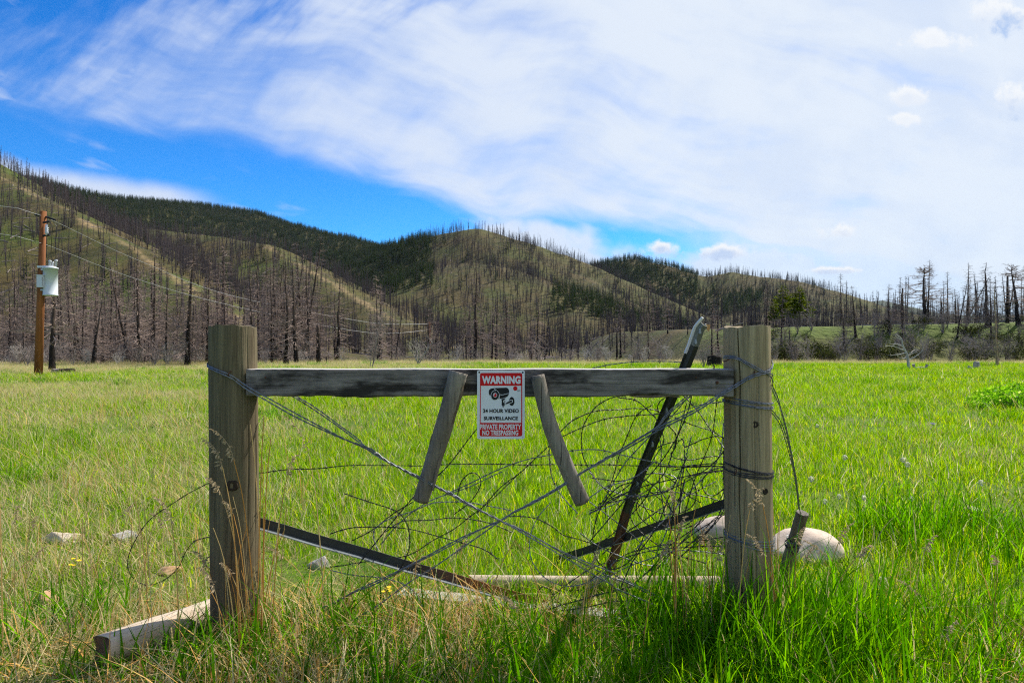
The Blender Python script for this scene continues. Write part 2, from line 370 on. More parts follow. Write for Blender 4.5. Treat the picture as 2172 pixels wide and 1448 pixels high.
ridge('right_hill', [(1080,620,1150), (1180,590,1080), (1250,567,1020), (1340,549,960), (1400,560,950), (1450,577,930), (1500,586,915), (1550,577,900), (1620,588,880), (1700,606,860), (1800,634,830), (1900,660,800), (2000,676,780), (2350,700,740)], 0.50, 12)
ridge('right_nose', [(1640,592,878), (1600,640,760), (1560,690,640)], 0.42, 40)
def height(x, y):
    x = np.asarray(x, float); y = np.asarray(y, float)
    field = -0.0137*np.maximum(y-2.5, 0) - 0.30*sst(-x, 12, 30)*sst(y, 20, 40) + 0.05*fbm(x, y, 2.2, 3, 5) + 0.10*fbm(x, y, 9, 2, 9)*sst(y, 5, 12)
    b = -0.85 - 1.6*sst(y, 62, 78) - 0.004*np.maximum(y-80, 0)*sst(y, 78, 200)
    b = np.where(y < 61, field, b + 0.4*fbm(x, y, 12, 3, 3))
    w = sst(y, 59, 63); b = field*(1-w) + b*w
    # terrace on the right
    edge = 66 + 3.5*fbm(x, y*0+3, 14, 2, 21)*2 - 0.03*(x-30)
    top = 2.5 + 0.022*np.clip(x-20, 0, 60) + 0.5*fbm(x, y, 16, 3, 33) + 0.010*np.maximum(y-80, 0)
    t = sst(y, edge-2.5, edge+11)*sst(x, 20, 31)*(1-sst(y, 190, 330))
    b = b*(1-t) + top*t
    hs = [b]
    for nm, (p, slope, rnd) in RIDGES.items():
        best = np.full(x.shape, -1e9); md = np.full(x.shape, 1e9)
        for i in range(len(p)-1):
            a, c = p[i], p[i+1]; d = c[:2]-a[:2]; L2 = float(d @ d)
            tt = np.clip(((x-a[0])*d[0]+(y-a[1])*d[1])/L2, 0, 1)
            dist = np.hypot(x-a[0]-tt*d[0], y-a[1]-tt*d[1])
            hh = a[2]+tt*(c[2]-a[2]) - slope*(np.sqrt(dist*dist+rnd*rnd)-rnd)
            best = np.maximum(best, hh); md = np.minimum(md, dist)
        amp = np.clip((best-b)/25, 0, 1)*(.2+.8*sst(md, 4, 55))
        best = best + amp*(fbm(x, y, 70, 4, 40)*6*np.clip(best/90, 0, 1) + fbm(x, y, 12, 2, 44)*1.4 - np.abs(fbm(x, y, 42, 3, 52))*9*np.clip(best/60, 0, 1))
        hs.append(best)
    k = 2.5*sst(y, 70, 160) + 1e-3
    mx = np.maximum.reduce(hs)
    r = mx + k*np.log(sum(np.exp(np.clip((h-mx)/k, -60, 0)) for h in hs))
    w2 = sst(y, 66, 90)
    return r*w2 + b*(1-w2)
def crest_dist(x, y, nm):
    p = RIDGES[nm][0]; o = np.full(np.shape(x), 1e9)
    for i in range(len(p)-1):
        a, c = p[i], p[i+1]; d = c[:2]-a[:2]
        tt = np.clip(((x-a[0])*d[0]+(y-a[1])*d[1])/float(d @ d), 0, 1)
        o = np.minimum(o, np.hypot(x-a[0]-tt*d[0], y-a[1]-tt*d[1]))
    return o
def hz(x, y): return float(height(np.array([x]), np.array([y]))[0])

# meadow and hills: one sheet of ground in two pieces that share an edge
m, n = mat('meadow_soil')
g = n.noise(n.obj, 0.9, 5, 0.6); g2 = n.noise(n.obj, 14, 4, 0.6)
c = n.mix(n.sstep(g, 0.35, 0.65), (0.055, 0.125, 0.005), (0.10, 0.14, 0.012))
c = n.mix(n.m('MULTIPLY', n.sstep(g2, 0.45, 0.7), 0.4), c, (0.15, 0.115, 0.05))
n.put(n.b.inputs['Base Color'], c); n.b.inputs['Roughness'].default_value = 0.95; bump(n, g2, 0.6, 0.03); M['meadow'] = m
m, n = mat('hillside_grass')
at = n.node('ShaderNodeAttribute', attribute_name='bare'); at2 = n.node('ShaderNodeAttribute', attribute_name='lush')
g = n.noise(n.obj, 0.035, 6, 0.62); g2 = n.noise(n.obj, 0.28, 5, 0.65); g3 = n.noise(n.obj, 1.5, 3, 0.6)
c = n.mix(n.sstep(g, 0.38, 0.62), (0.044, 0.046, 0.006), (0.074, 0.054, 0.013))
c = n.mix(n.m('MULTIPLY', n.sstep(g2, 0.46, 0.64), 0.5), c, (0.115, 0.080, 0.032))
c = n.mix(n.m('MULTIPLY', n.sstep(g2, 0.45, 0.30), 0.75), c, (0.038, 0.027, 0.019))
c = n.mix(n.m('MULTIPLY', at2.outputs['Fac'], n.m('MULTIPLY_ADD', g3, 0.6, 0.45)), c, (0.10, 0.165, 0.011))
c = n.mix(n.m('MULTIPLY', at.outputs['Fac'], n.sstep(g2, 0.25, 0.5)), c, (0.34, 0.235, 0.115))
n.put(n.b.inputs['Base Color'], c); n.b.inputs['Roughness'].default_value = 0.95; bump(n, n.m('ADD', g2, g3), 0.7, 0.6); M['hill'] = m
def sheet(name, ys, half, cols, material, attrs):
    t = np.linspace(-1, 1, cols); t = np.sign(t)*np.abs(t)**1.35
    hw = np.array([half(v) for v in ys])
    XX = hw[:, None]*t[None, :]; YY = np.repeat(np.array(ys)[:, None], cols, 1); ZZ = height(XX, YY)
    v = np.stack([XX, YY, ZZ], -1).reshape(-1, 3); R = len(ys)
    i = (np.arange(R-1)[:, None]*cols + np.arange(cols-1)[None, :]).ravel()
    f = np.stack([i, i+1, i+1+cols, i+cols], -1)
    me = bpy.data.meshes.new(name); me.vertices.add(len(v)); me.vertices.foreach_set('co', v.ravel())
    me.loops.add(f.size); me.loops.foreach_set('vertex_index', f.ravel().astype(np.int32))
    me.polygons.add(len(f)); me.polygons.foreach_set('loop_start', np.arange(0, f.size, 4, dtype=np.int32))
    me.polygons.foreach_set('use_smooth', np.ones(len(f), bool))
    me.update(calc_edges=True); me.validate(); me.materials.append(material)
    for k, fn in attrs.items():
        a = me.attributes.new(k, 'FLOAT', 'POINT'); a.data.foreach_set('value', np.asarray(fn(v[:,0], v[:,1], v[:,2]), np.float32))
    return tag(link(bpy.data.objects.new(name, me)), kind='structure')
near_y = np.concatenate([np.linspace(-60, 0, 20), np.linspace(0, 12, 70)[1:], np.linspace(12, 62, 60)[1:]])
sheet('meadow', near_y, lambda y: 110.0, 181, M['meadow'], {})
far_y = np.concatenate([np.linspace(62, 90, 40), np.geomspace(90, 1300, 230)[1:], np.geomspace(1300, 4600, 14)[1:]])
def bare(x, y, z):
    b = np.maximum((1-sst(crest_dist(x, y, 'near_spur')+8*fbm(x,y,14,3,61), 0.4, 2.6))*(y > 150), (1-sst(crest_dist(x, y, 'second_spur')+8*fbm(x,y,14,3,62), 0.3, 2.4))*(y < 460)*(y > 230))
    return b*0.6
def lush(x, y, z):
    px = 1086+F*x/np.maximum(y, 1)
    t = sst(x, 22, 28)*(y < 120)*(1-sst(y, 95, 120))*(.45+.55*sst(z, .8, 2.2))
    return np.clip(0.85*t + 0.32*sst(-fbm(x, y, 25, 3, 77), 0.0, 0.15)*(px < 640)*(y < 420) + 0.16*sst(fbm(x, y, 30, 3, 78), 0.02, 0.12), 0, 1)
sheet('hills', far_y, lambda y: 110.0+(y-62)*1.35, 381, M['hill'], {'bare': bare, 'lush': lush})
# distant blue hill
mb = MB(); ptsF = [(1600,665),(1700,655),(1780,647),(1830,640),(1870,637),(1900,642),(1940,652),(2000,664),(2100,668),(2300,676)]
N_ = 60; prof = np.interp(np.linspace(1600, 2300, N_), [p[0] for p in ptsF], [p[1] for p in ptsF])
rows = [(2500, 1.25), (2800, 0.55), (3200, 0.0), (3700, 0.6), (4200, 1.3)]
vs, fs = [], []
for j, (yy_, drop) in enumerate(rows):
    for i in range(N_):
        px = 1600+700*i/(N_-1); p = P(px, prof[i], 3200)
        hgt = (p.z+6)*(1-min(drop, 1)) - 8 + 10*float(fbm(i*0.7, j*1.9, 1.5, 2, 3))*(1-min(drop, 1))
        vs.append((p.x + (yy_-3200)*0.25, yy_, hgt))
for j in range(len(rows)-1):
    for i in range(N_-1): fs.append((j*N_+i, j*N_+i+1, (j+1)*N_+i+1, (j+1)*N_+i))
mb.add(vs, fs); m = plain('far_forest', (0.045, 0.062, 0.035), 0.95, 0, 0.5, 0.02)
tag(mb.build('far_hill', m, smooth=True), kind='structure')

# ------------------------------------------------------------------ geometry-node scatter for uncountable stuff
def scatter(name, pts, rot, scl, idx, protos, label, cat):
    pc = bpy.data.collections.new(name+'_shapes')
    for i, me in enumerate(protos): pc.objects.link(bpy.data.objects.new('%s_shape_%02d' % (name, i), me))
    me = bpy.data.meshes.new(name); me.vertices.add(len(pts)); me.vertices.foreach_set('co', np.asarray(pts, np.float32).ravel())
    a = me.attributes.new('rot', 'FLOAT_VECTOR', 'POINT'); a.data.foreach_set('vector', np.asarray(rot, np.float32).ravel())
    a = me.attributes.new('scl', 'FLOAT_VECTOR', 'POINT'); a.data.foreach_set('vector', np.asarray(scl, np.float32).ravel())
    a = me.attributes.new('idx', 'INT', 'POINT'); a.data.foreach_set('value', np.asarray(idx, np.int32))
    o = link(bpy.data.objects.new(name, me))
    t = bpy.data.node_groups.new(name+'_scatter', 'GeometryNodeTree')
    t.interface.new_socket('Geometry', in_out='INPUT', socket_type='NodeSocketGeometry')
    t.interface.new_socket('Geometry', in_out='OUTPUT', socket_type='NodeSocketGeometry')
    gi = t.nodes.new('NodeGroupInput'); go = t.nodes.new('NodeGroupOutput')
    ip = t.nodes.new('GeometryNodeInstanceOnPoints'); ci = t.nodes.new('GeometryNodeCollectionInfo')
    ci.inputs[0].default_value = pc; ci.inputs[1].default_value = True; ci.inputs[2].default_value = True
    def na(nm, ty):
        q = t.nodes.new('GeometryNodeInputNamedAttribute'); q.data_type = ty; q.inputs[0].default_value = nm; return q.outputs[0]
    t.links.new(gi.outputs[0], ip.inputs['Points']); t.links.new(ci.outputs[0], ip.inputs['Instance'])
    ip.inputs['Pick Instance'].default_value = True
    t.links.new(na('idx', 'INT'), ip.inputs['Instance Index']); t.links.new(na('rot', 'FLOAT_VECTOR'), ip.inputs['Rotation'])
    t.links.new(na('scl', 'FLOAT_VECTOR'), ip.inputs['Scale']); t.links.new(ip.outputs[0], go.inputs[0])
    md = o.modifiers.new('scatter', 'NODES'); md.node_group = t
    return tag(o, label, cat, kind='stuff')

# ------------------------------------------------------------------ tree shapes (10 m tall, shared meshes)
def branch(mb, p0, d, L, r, rnd, droop=0.0, kink=0.18, n=3, segs=4, sub=3, up=0.0, depth=0):
    pts = [Vector(p0)]; d = Vector(d).normalized(); rad = [r]
    for k in range(segs):
        d = (d + Vector((rnd.uniform(-kink, kink), rnd.uniform(-kink, kink), rnd.uniform(-kink, kink) - droop*(1-k/segs) + up*k/segs))).normalized()
        pts.append(pts[-1]+d*L/segs); rad.append(r*(1-(k+1)/segs*0.85))
    mb.tube(pts, rad, n, cap=False)
    for k in range(sub):
        t = rnd.uniform(0.25, 0.95); i = min(int(t*segs), segs-1); q = pts[i].lerp(pts[i+1], t*segs-i)
        dd = (pts[i+1]-pts[i]).normalized(); s = Vector((rnd.uniform(-1,1), rnd.uniform(-1,1), rnd.uniform(-.5,.6)))
        branch(mb, q, dd*0.8+s*0.75, L*rnd.uniform(.22,.5), r*0.5, rnd, droop*.5, kink*1.3, 3, 2, 1 if depth == 0 and L > 1.2 else 0, up, depth+1)
def dead_tree_mesh(seed, style):
    rnd = random.Random(seed); H = 10.0
    tr, br = MB(), MB()
    lean = Vector((rnd.uniform(-.04,.04), rnd.uniform(-.04,.04), 0))
    if style == 'lean': lean = Vector((rnd.choice((-1,1))*rnd.uniform(.13,.2), rnd.uniform(-.1,.1), 0))
    top = H*(0.55 if style == 'broken' else 1.0)
    K = 14; pts, rad = [], []; off = Vector((0,0,0))
    r0 = {'slim': .13, 'pine': .17, 'old': .28, 'broken': .19, 'lean': .14, 'curved': .2}[style]
    for i in range(K+1):
        t = i/K; off += Vector((rnd.uniform(-.05,.05), rnd.uniform(-.05,.05), 0))*(1.6 if style in ('old', 'curved') else .6)
        pts.append(Vector((0,0,-0.25)) + Vector((0,0,1))*t*(top+.25) + lean*t*top + off)
        rad.append(max(0.012, r0*((1-t*top/H)**0.85*0.92 + 0.06) * (1+0.5*math.exp(-t*18))))
    tr.tube(pts, rad, 7)
    def at(t):
        i = min(int(t*K), K-1); return pts[i].lerp(pts[i+1], t*K-i)
    n = {'slim': 130, 'pine': 150, 'old': 70, 'broken': 26, 'lean': 80, 'curved': 110}[style]
    for k in range(n):
        t = rnd.uniform(0.1 if style != 'old' else 0.34, 0.995)
        if style == 'old' and rnd.random() < .35: t = rnd.uniform(.8, .99)
        a = rnd.uniform(0, 2*math.pi)
        if style == 'old':
            L = (0.9+2.1*min(1, (1-t)*2.2))*rnd.uniform(.6, 1.1); el = rnd.uniform(-.1, .35) + (0.7 if t > .88 else 0)
            branch(br, at(t), (math.cos(a), math.sin(a), el), L, .042+.035*(1-t), rnd, .14, .28, 3, 5, 6, .25)
        else:
            L = (0.25+1.75*(1-t)**0.75)*rnd.uniform(.45, 1.15)*(1.0 if style == 'slim' else 1.2)
            el = rnd.uniform(-.15, .35)
            branch(br, at(t), (math.cos(a), math.sin(a), el), L, .017+.022*(1-t), rnd, .20, .22, 3, 4, 4, .30)
    br.tube(pts, [max(.004, q*.5) for q in rad], 3, cap=False)   # unseen core tube inside the trunk that joins the branches
    return tr.mesh('dead_trunk', M['snag'], True), br.mesh('dead_branches', M['twig'])
DEAD = {s: [dead_tree_mesh(100+i*7+j, s) for j in range(c)] for i, (s, c) in enumerate((('slim', 4), ('pine', 4), ('old', 2), ('broken', 2), ('lean', 2), ('curved', 2)))}
def dead_far_mesh(seed):
    rnd = random.Random(seed); mb = MB(); H = 10
    lx, ly = rnd.uniform(-.3,.3), rnd.uniform(-.3,.3)
    mb.tube([(0,0,-.6),(lx*.4,ly*.4,H*.4),(lx,ly,H)], [.14,.105,.03], 4, False)
    for k in range(80):
        t = rnd.uniform(.12, .97); a = rnd.uniform(0, 6.283); L = (.3+1.35*(1-t))*rnd.uniform(.5,1.2)
        p = Vector((lx*t, ly*t, H*t)); e = p+Vector((math.cos(a)*L, math.sin(a)*L, L*rnd.uniform(-.35,.3)))
        w = .038; mb.add([p+Vector((0,0,w)), p-Vector((0,0,w)), e], [(0,1,2)])
        q = p.lerp(e, .5); s = Vector((-math.sin(a), math.cos(a), rnd.uniform(-.5,.5)))*L*.4*rnd.choice((-1,1))
        mb.add([q+Vector((0,0,w*.7)), q-Vector((0,0,w*.7)), q+s], [(0,1,2)])
    return mb.mesh('far_dead_tree', M['snag_far'])
DEAD_FAR = [dead_far_mesh(300+i) for i in range(6)]
def pine_mesh(seed, layers, per, bare_to, width, needles, twisty=0.0, fol='needle'):
    """live conifer: trunk mesh + crown mesh of many needle sprays"""
    rnd = random.Random(seed); H = 10.0; tr, cr = MB(), MB(); tint = []
    tr.tube([(0,0,-.3),(0,0,H*.5),(0,0,H*.97)], [.17,.10,.02], 5, False)
    for i in range(layers):
        t = bare_to + (1-bare_to)*(i+rnd.random()*.7)/layers; z = H*t
        env = width*((1-t)/(1-bare_to))**0.75*(0.55+0.45*min(1, (t-bare_to)/(0.12)))
        for k in range(per):
            a = rnd.uniform(0, 6.283); L = env*rnd.uniform(.55, 1.12)+.12
            d = Vector((math.cos(a), math.sin(a), rnd.uniform(-.35, .12)))
            p = Vector((0,0,z+rnd.uniform(-.15,.15))); s = Vector((-math.sin(a), math.cos(a), 0))
            for q in range(needles):
                c = p + d*L*rnd.uniform(.35 if needles > 1 else .55, 1.0) + Vector((rnd.gauss(0,.07), rnd.gauss(0,.07), rnd.gauss(0,.09)))*L
                w = L*rnd.uniform(.16,.30)*(1.0 if needles > 1 else 1.5); up = Vector((rnd.uniform(-.4,.4), rnd.uniform(-.4,.4), rnd.uniform(.3,1))).normalized()
                e1 = (d+Vector((rnd.uniform(-.5,.5), rnd.uniform(-.5,.5), rnd.uniform(-.2,.6)))).normalized()*w*1.5
                cr.add([c-e1*.6-s*w*.5, c-e1*.5+s*w*.5, c+e1+up*w*.3, c-e1*.2-up*w*.6], [(0,1,2),(0,3,2)])
                tv = min(1, max(0, rnd.gauss(.45, .22))); tint += [tv]*4
    cr.att['tint'] = tint
    return tr.mesh('pine_trunk', M['snag_far']), cr.mesh('pine_crown', M[fol])
PINE_FAR = [pine_mesh(500+i, 16, 7, .10, 1.55, 1) for i in range(5)]
PINE_NEAR = [pine_mesh(520+i, 30, 7, .26, 1.9, 5, fol='needle_near') for i in range(2)]
def joined(pair):   # trunk and crown in one mesh for the far mass of forest
    bm = bmesh.new(); a, b = pair; me = bpy.data.meshes.new('far_pine')
    bm.from_mesh(a); k = len(bm.faces); bm.from_mesh(b)
    bm.faces.ensure_lookup_table()
    for i, f in enumerate(bm.faces): f.material_index = 0 if i < k else 1
    bm.to_mesh(me); bm.free(); me.materials.append(M['snag_far']); me.materials.append(M['needle']); return me
PINE_JOIN = [joined(p) for p in PINE_FAR]

# ------------------------------------------------------------------ where trees stand
def wedge(n_per_m2, y0, y1, umax=0.86):
    n_ = int(n_per_m2*umax*(y1*y1-y0*y0)); y = np.sqrt(rng.uniform(y0*y0, y1*y1, n_)); return rng.uniform(-umax, umax, n_)*y, y
cx, cy = wedge(0.105, 66, 1280); cz = height(cx, cy)
px = 1086+F*cx/cy; py = 724-F*(cz-EYE)/cy
nz = fbm(cx, cy, 45, 3, 91)
live = np.zeros(len(cx)); dens = np.full(len(cx), 0.42)
zoneC = (cy > 560) & (px < 960) & (cy > 640 - 0.0*px) & ~((px > 640) & (cy < 860))
live = np.where(zoneC & (cz > 112+60*nz), 0.9, live)
dens = np.where(zoneC, 0.7, dens)
zoneD = (cy > 470) & (cy < 900) & (px > 615+40*nz) & (px < 915+70*nz) & (py < 668+50*nz)
live = np.where(zoneD, 0.94, live); dens = np.where(zoneD, 0.55, dens)
zoneDr = (cy > 300) & (cy < 560) & (px > 1170) & (px < 1540) & (py > 612+(px-1180)*0.14) & (py < 668+(px-1180)*0.12)
live = np.where(zoneDr, np.where(nz > -.09, 0.9, .15), live); dens = np.where(zoneDr, 0.5, dens)
zoneE = (cy > 700) & (px >= 1150)
live = np.where(zoneE, np.where(px < 1475+60*nz, 0.9, np.where((px < 1620) & (py > 618), 0.7, np.where(py > 655, .35, 0.05))), live)
dens = np.where(zoneE, np.where(px > 1760, .22, 0.6), dens)
left_hill = (px < 660) & (cy < 480)
dens = np.where(left_hill, 0.72, dens)
dens = np.where((cy > 330) & (cy < 700) & (px > 880) & (px < 1520) & (live < .3), .72, dens)
near_left = (cy < 135) & (px < 700); dens = np.where(near_left, 0.75, dens)
near_mid = (cy < 150) & (px >= 700) & (px < 1560); dens = np.where(near_mid, 0.09, dens)
near_right = (cy < 260) & (px >= 1560); dens = np.where(near_right, np.where(cy < 120, 0.26, 0.5), dens)
flat_mid = (cy >= 150) & (cy < 330) & (px > 1000) & (px < 1560); dens = np.where(flat_mid, .2, dens)
live = np.where((live == 0) & (cy > 200) & (rng.random(len(cx)) < .012), 1.0, live)
clump_ = sst(fbm(cx, cy, 16, 3, 123), -.12, .14)
dens = dens*np.where(live > .5, .8+.35*clump_, .42+1.05*clump_)
keep = rng.random(len(cx)) < dens
bare_crest = (crest_dist(cx, cy, 'near_spur') < 5) | ((crest_dist(cx, cy, 'second_spur') < 5) & (cy < 440)); keep &= ~(bare_crest & (rng.random(len(cx)) < .7) & (cz > 3))
cx, cy, cz, px, py, live = (a[keep] for a in (cx, cy, cz, px, py, live))
is_live = rng.random(len(cx)) < live
hgt = np.where(is_live, rng.uniform(.75, 1.25, len(cx)), np.clip(rng.normal(.82, .24, len(cx)), .28, 1.3))   # x 10 m
# rough visibility test against the ground between the camera and the tree top
tt = np.linspace(0.08, 0.985, 24)[None, :]
hgt = np.where((cy < 260) & (px > 1540), hgt*.66, hgt)
hgt = np.where((cy < 140) & (px < 760), hgt*1.25, hgt)
topz = cz + hgt*10
hit = np.zeros(len(cx), bool)
for s in range(0, len(cx), 4000):
    e = slice(s, s+4000)
    gx = cx[e, None]*tt; gy = cy[e, None]*tt; gz = height(gx, gy); ray = EYE+(topz[e, None]-EYE)*tt
    hit[e] = ((gz > ray) & (gy > 70)).any(1)
vis = ~hit & (np.abs(px-1086) < 1150)
size = np.where(vis, hgt*10/cy, 0)
order = np.argsort(-size)
dead_i = [i for i in order if not is_live[i] and vis[i] and cy[i] > 70]
live_i = [i for i in order if is_live[i] and vis[i]]
def put_tree(name, meshes, loc, h, rz, label, group, cat='tree', sxy=1.0, partnames=('trunk', 'branches')):
    root = empty(name, loc); root.rotation_euler = (0, 0, rz); root.scale = (h*sxy, h*sxy, h)
    for pn, me in zip(partnames, meshes): link(bpy.data.objects.new(pn, me), root)
    return tag(root, label, cat, group)
# the trees one can name, from the photograph: base px, top py, depth, style, width, label
NAMED = [
 (110, 566, 47, 'old', 0.75, 'tall charred tree with pale curling branches just right of the utility pole'),
 (196, 600, 62, 'lean', 1.0, 'slightly leaning charred tree with a reddish scar, left grove'),
 (275, 545, 66, 'lean', 1.1, 'strongly leaning black trunk in the left grove'),
 (297, 540, 64, 'pine', 1.1, 'straight tall charred tree in the middle of the left grove'),
 (325, 520, 67, 'pine', 1.0, 'tall thin charred tree left of the twin trunks'),
 (352, 560, 63, 'slim', 1.0, 'slender charred tree between taller ones in the left grove'),
 (396, 515, 61, 'pine', 1.25, 'tallest thick charred tree left of the left gate post'),
 (440, 545, 63, 'pine', 1.0, 'tall charred tree half hidden by the left gate post'),
 (536, 540, 62, 'slim', 1.0, 'straight charred tree just right of the left gate post'),
 (577, 560, 61, 'slim', 1.0, 'thin charred tree, second right of the left gate post'),
 (606, 548, 60, 'curved', 0.95, 'bowed charred tree, third right of the left gate post'),
 (629, 552, 60, 'pine', 1.25, 'thick charred tree with reddish bark above the left end of the rail'),
 (677, 690, 61, 'broken', 1.2, 'short broken charred snag above the left half of the rail'),
 (717, 590, 64, 'curved', 1.0, 'charred tree with bare side limbs, last of the left grove'),
 (1085, 682, 75, 'curved', 0.8, 'dark bare tree above the sign'),
 (1128, 700, 78, 'slim', 0.8, 'thin dark bare tree right of the one above the sign'),
 (1965, 568, 77, 'old', 0.95, 'broad crowned old dead pine standing out against the sky'),
 (2092, 556, 76, 'curved', 1.15, 'dead tree with a long bent tip against the sky on the right'),
 (2136, 586, 80, 'broken', 1.0, 'thick branchless dark snag on the right terrace'),
 (2160, 563, 77, 'old', 0.9, 'broad dead tree cut by the right edge of the picture'),
 (1885, 602, 74, 'slim', 1.0, 'slender dead tree rising above the bank left of the old pine'),
 (1815, 606, 73, 'slim', 1.1, 'slender dead tree on the bank with a tapering tip'),
 (1995, 616, 84, 'curved', 0.8, 'crooked dead tree just right of the old pine'),
 (2028, 612, 86, 'slim', 0.9, 'thin paired dead tree right of the old pine'),
 (1912, 632, 88, 'slim', 0.9, 'small thin dead tree left of the old pine'),
 (1793, 655, 70, 'lean', 0.9, 'leaning black trunk on the bank'),
]
used = {s: 0 for s in DEAD}
def named_mesh(style):
    used[style] += 1; L_ = DEAD[style]; return L_[used[style] % len(L_)]
for bx, ty, y, style, w, lab in NAMED:
    x = (bx-1086)/F*y; z0 = hz(x, y); ztop = EYE+(724-ty)/F*y; h = (ztop-z0)/(5.5 if style == 'broken' else 10.0)
    put_tree('dead_tree', named_mesh(style), (x, y, z0), h, random.uniform(0, 6.28), lab, None, sxy=max(1.0, w/max(h, .4)) if h < .8 else w)
LOOK = {'slim': 'slender charred', 'pine': 'many branched charred', 'lean': 'leaning charred', 'broken': 'broken topped charred', 'curved': 'crooked charred'}
def area(a):
    for lim, t in ((78, 'left of the utility pole'), (180, 'just right of the utility pole'), (320, 'midway between utility pole and left post'), (447, 'close left of the left post'), (545, 'behind the left post'), (740, 'above the left end of the rail'),
                   (1000, 'left of the sign'), (1130, 'straight behind the sign'), (1300, 'right of the sign'), (1430, 'left of the steel post'), (1535, 'between steel post and right post'), (1635, 'behind the right post'),
                   (1740, 'near the three living pines'), (1850, 'right of the three living pines'), (1990, 'around the old dead pine'), (2080, 'right of the old dead pine')):
        if a < lim: return t
    return 'near the right picture edge'
def region(i):
    row = 'front row' if cy[i] < 85 else ('middle rows' if cy[i] < 110 else 'back rows')
    if cy[i] < 150 and px[i] < 740: return ('tree, left grove %s, %s' % (row, area(px[i])), 'dead trees of the left grove')
    if cy[i] < 280 and px[i] > 1535: return ('tree, right terrace %s, %s' % ('edge' if cy[i] < 90 else 'rear', area(px[i])), 'dead trees on the right terrace')
    if cy[i] < 200: return ('tree in valley brush, %s, %s' % (row, area(px[i])), 'dead trees in the middle flat')
    return ('tree on the far slope, %s' % area(px[i]), 'dead trees on the slopes')
nd = 300-len(NAMED)
STY = ['slim', 'slim', 'pine', 'pine', 'slim', 'lean', 'broken', 'curved', 'pine']
for k, i in enumerate(dead_i[:nd]):
    lab, grp = region(i); s = STY[int(rng.integers(len(STY)))] if cy[i] < 130 else ('slim', 'pine')[k % 2]
    L_ = DEAD[s]; lab = LOOK[s]+' '+lab
    put_tree('dead_tree', L_[int(rng.integers(len(L_)))], (cx[i], cy[i], cz[i]-.05), hgt[i], rng.uniform(0, 6.28), lab, grp)
for i in live_i[:290]:
    me = PINE_JOIN[int(rng.integers(5))]
    o = link(bpy.data.objects.new('pine_tree', me)); o.location = (cx[i], cy[i], cz[i]-.1); o.rotation_euler = (0, 0, rng.uniform(0, 6.28)); o.scale = (hgt[i],)*3
    if px[i] < 940: tag(o, 'dark green conifer, %s of the living stand left of the hilltop' % ('lower part' if py[i] > 600 else ('left part' if px[i] < 780 else 'upper right part')), 'tree', 'conifers of the living stand')
    elif px[i] < 1460 and cy[i] < 560: tag(o, 'green conifer low on the middle hill, %s' % area(px[i]), 'tree', 'conifers low on the middle hill')
    else: tag(o, 'lone green conifer among the burnt trees, %s' % area(px[i]), 'tree', 'surviving conifers among burnt trees')
rest_d = np.array(dead_i[nd:]); rest_l = np.array(live_i[290:])
hid = np.where(~vis & (cy < 700) & (np.abs(px-1086) < 1150))[0][:0]
def far_scatter(name, ii, protos, label):
    k = len(ii); s = hgt[ii]; lean_ = np.where(rng.random(k) < .06, 5.0, 1.0) if 'burnt' in name else 0.6
    scatter(name, np.stack([cx[ii], cy[ii], cz[ii]-.1], -1), np.stack([rng.normal(0,.045,k)*lean_, rng.normal(0,.045,k)*lean_, rng.uniform(0,6.28,k)], -1),
            np.stack([s*rng.uniform(.85,1.2,k), s*rng.uniform(.85,1.2,k), s], -1), rng.integers(0, len(protos), k), protos, label, 'forest')
far_scatter('burnt_forest', rest_d, DEAD_FAR, 'mass of grey burnt tree trunks covering the far hillsides')
# trunks that have fallen, lying on the slopes
fx, fy = wedge(0.006, 90, 620); fz = height(fx, fy); fp = 1086+F*fx/fy
kf = (rng.random(len(fx)) < .8); fx, fy, fz = fx[kf], fy[kf], fz[kf]; k = len(fx); th = rng.uniform(0, 6.28, k)
e = .5; sl = (height(fx+np.cos(th)*e, fy+np.sin(th)*e)-fz)/e
def fallen_mesh(seed):
    rnd = random.Random(seed); mb = MB(); mb.tube([(0, 0, .12), (2.6, .05, .16), (5.2, 0, .12)], [.15, .11, .05], 5)
    for q in range(7):
        t = rnd.uniform(.5, 5); mb.tube([(t, 0, .15), (t+.4, rnd.uniform(-.5, .5), rnd.uniform(.3, .8))], [.03, .008], 3, False)
    return mb.mesh('fallen_trunk', M['shrub_twig'])
scatter('fallen_timber', np.stack([fx, fy, fz], -1), np.stack([np.zeros(k), -np.arctan(sl), th], -1), np.stack([rng.uniform(.6, 1.4, k), np.ones(k), np.ones(k)], -1), rng.integers(0, 3, k), [fallen_mesh(i) for i in range(3)], 'pale fallen tree trunks strewn over the burnt slopes', 'timber')
far_scatter('pine_forest', rest_l, PINE_JOIN, 'dark green living conifer forest on the far ridges')
# three living pines on the terrace
for bx, ty, y, w, lab, q in ((1641, 630, 84, .60, 'smallest and leftmost of the three living pines on the terrace', 0),
                             (1662, 601, 86, .85, 'tall living pine in the middle of the group of three', 1),
                             (1696, 606, 83, .98, 'broad living pine on the right of the group of three', 0)):
    x = (bx-1086)/F*y; z0 = hz(x, y); h = (EYE+(724-ty)/F*y-z0)/10
    put_tree('pine_tree', PINE_NEAR[q], (x, y, z0), h, random.uniform(0, 6), lab, None, sxy=w/max(h, .5) if h < .8 else w, partnames=('trunk', 'crown'))
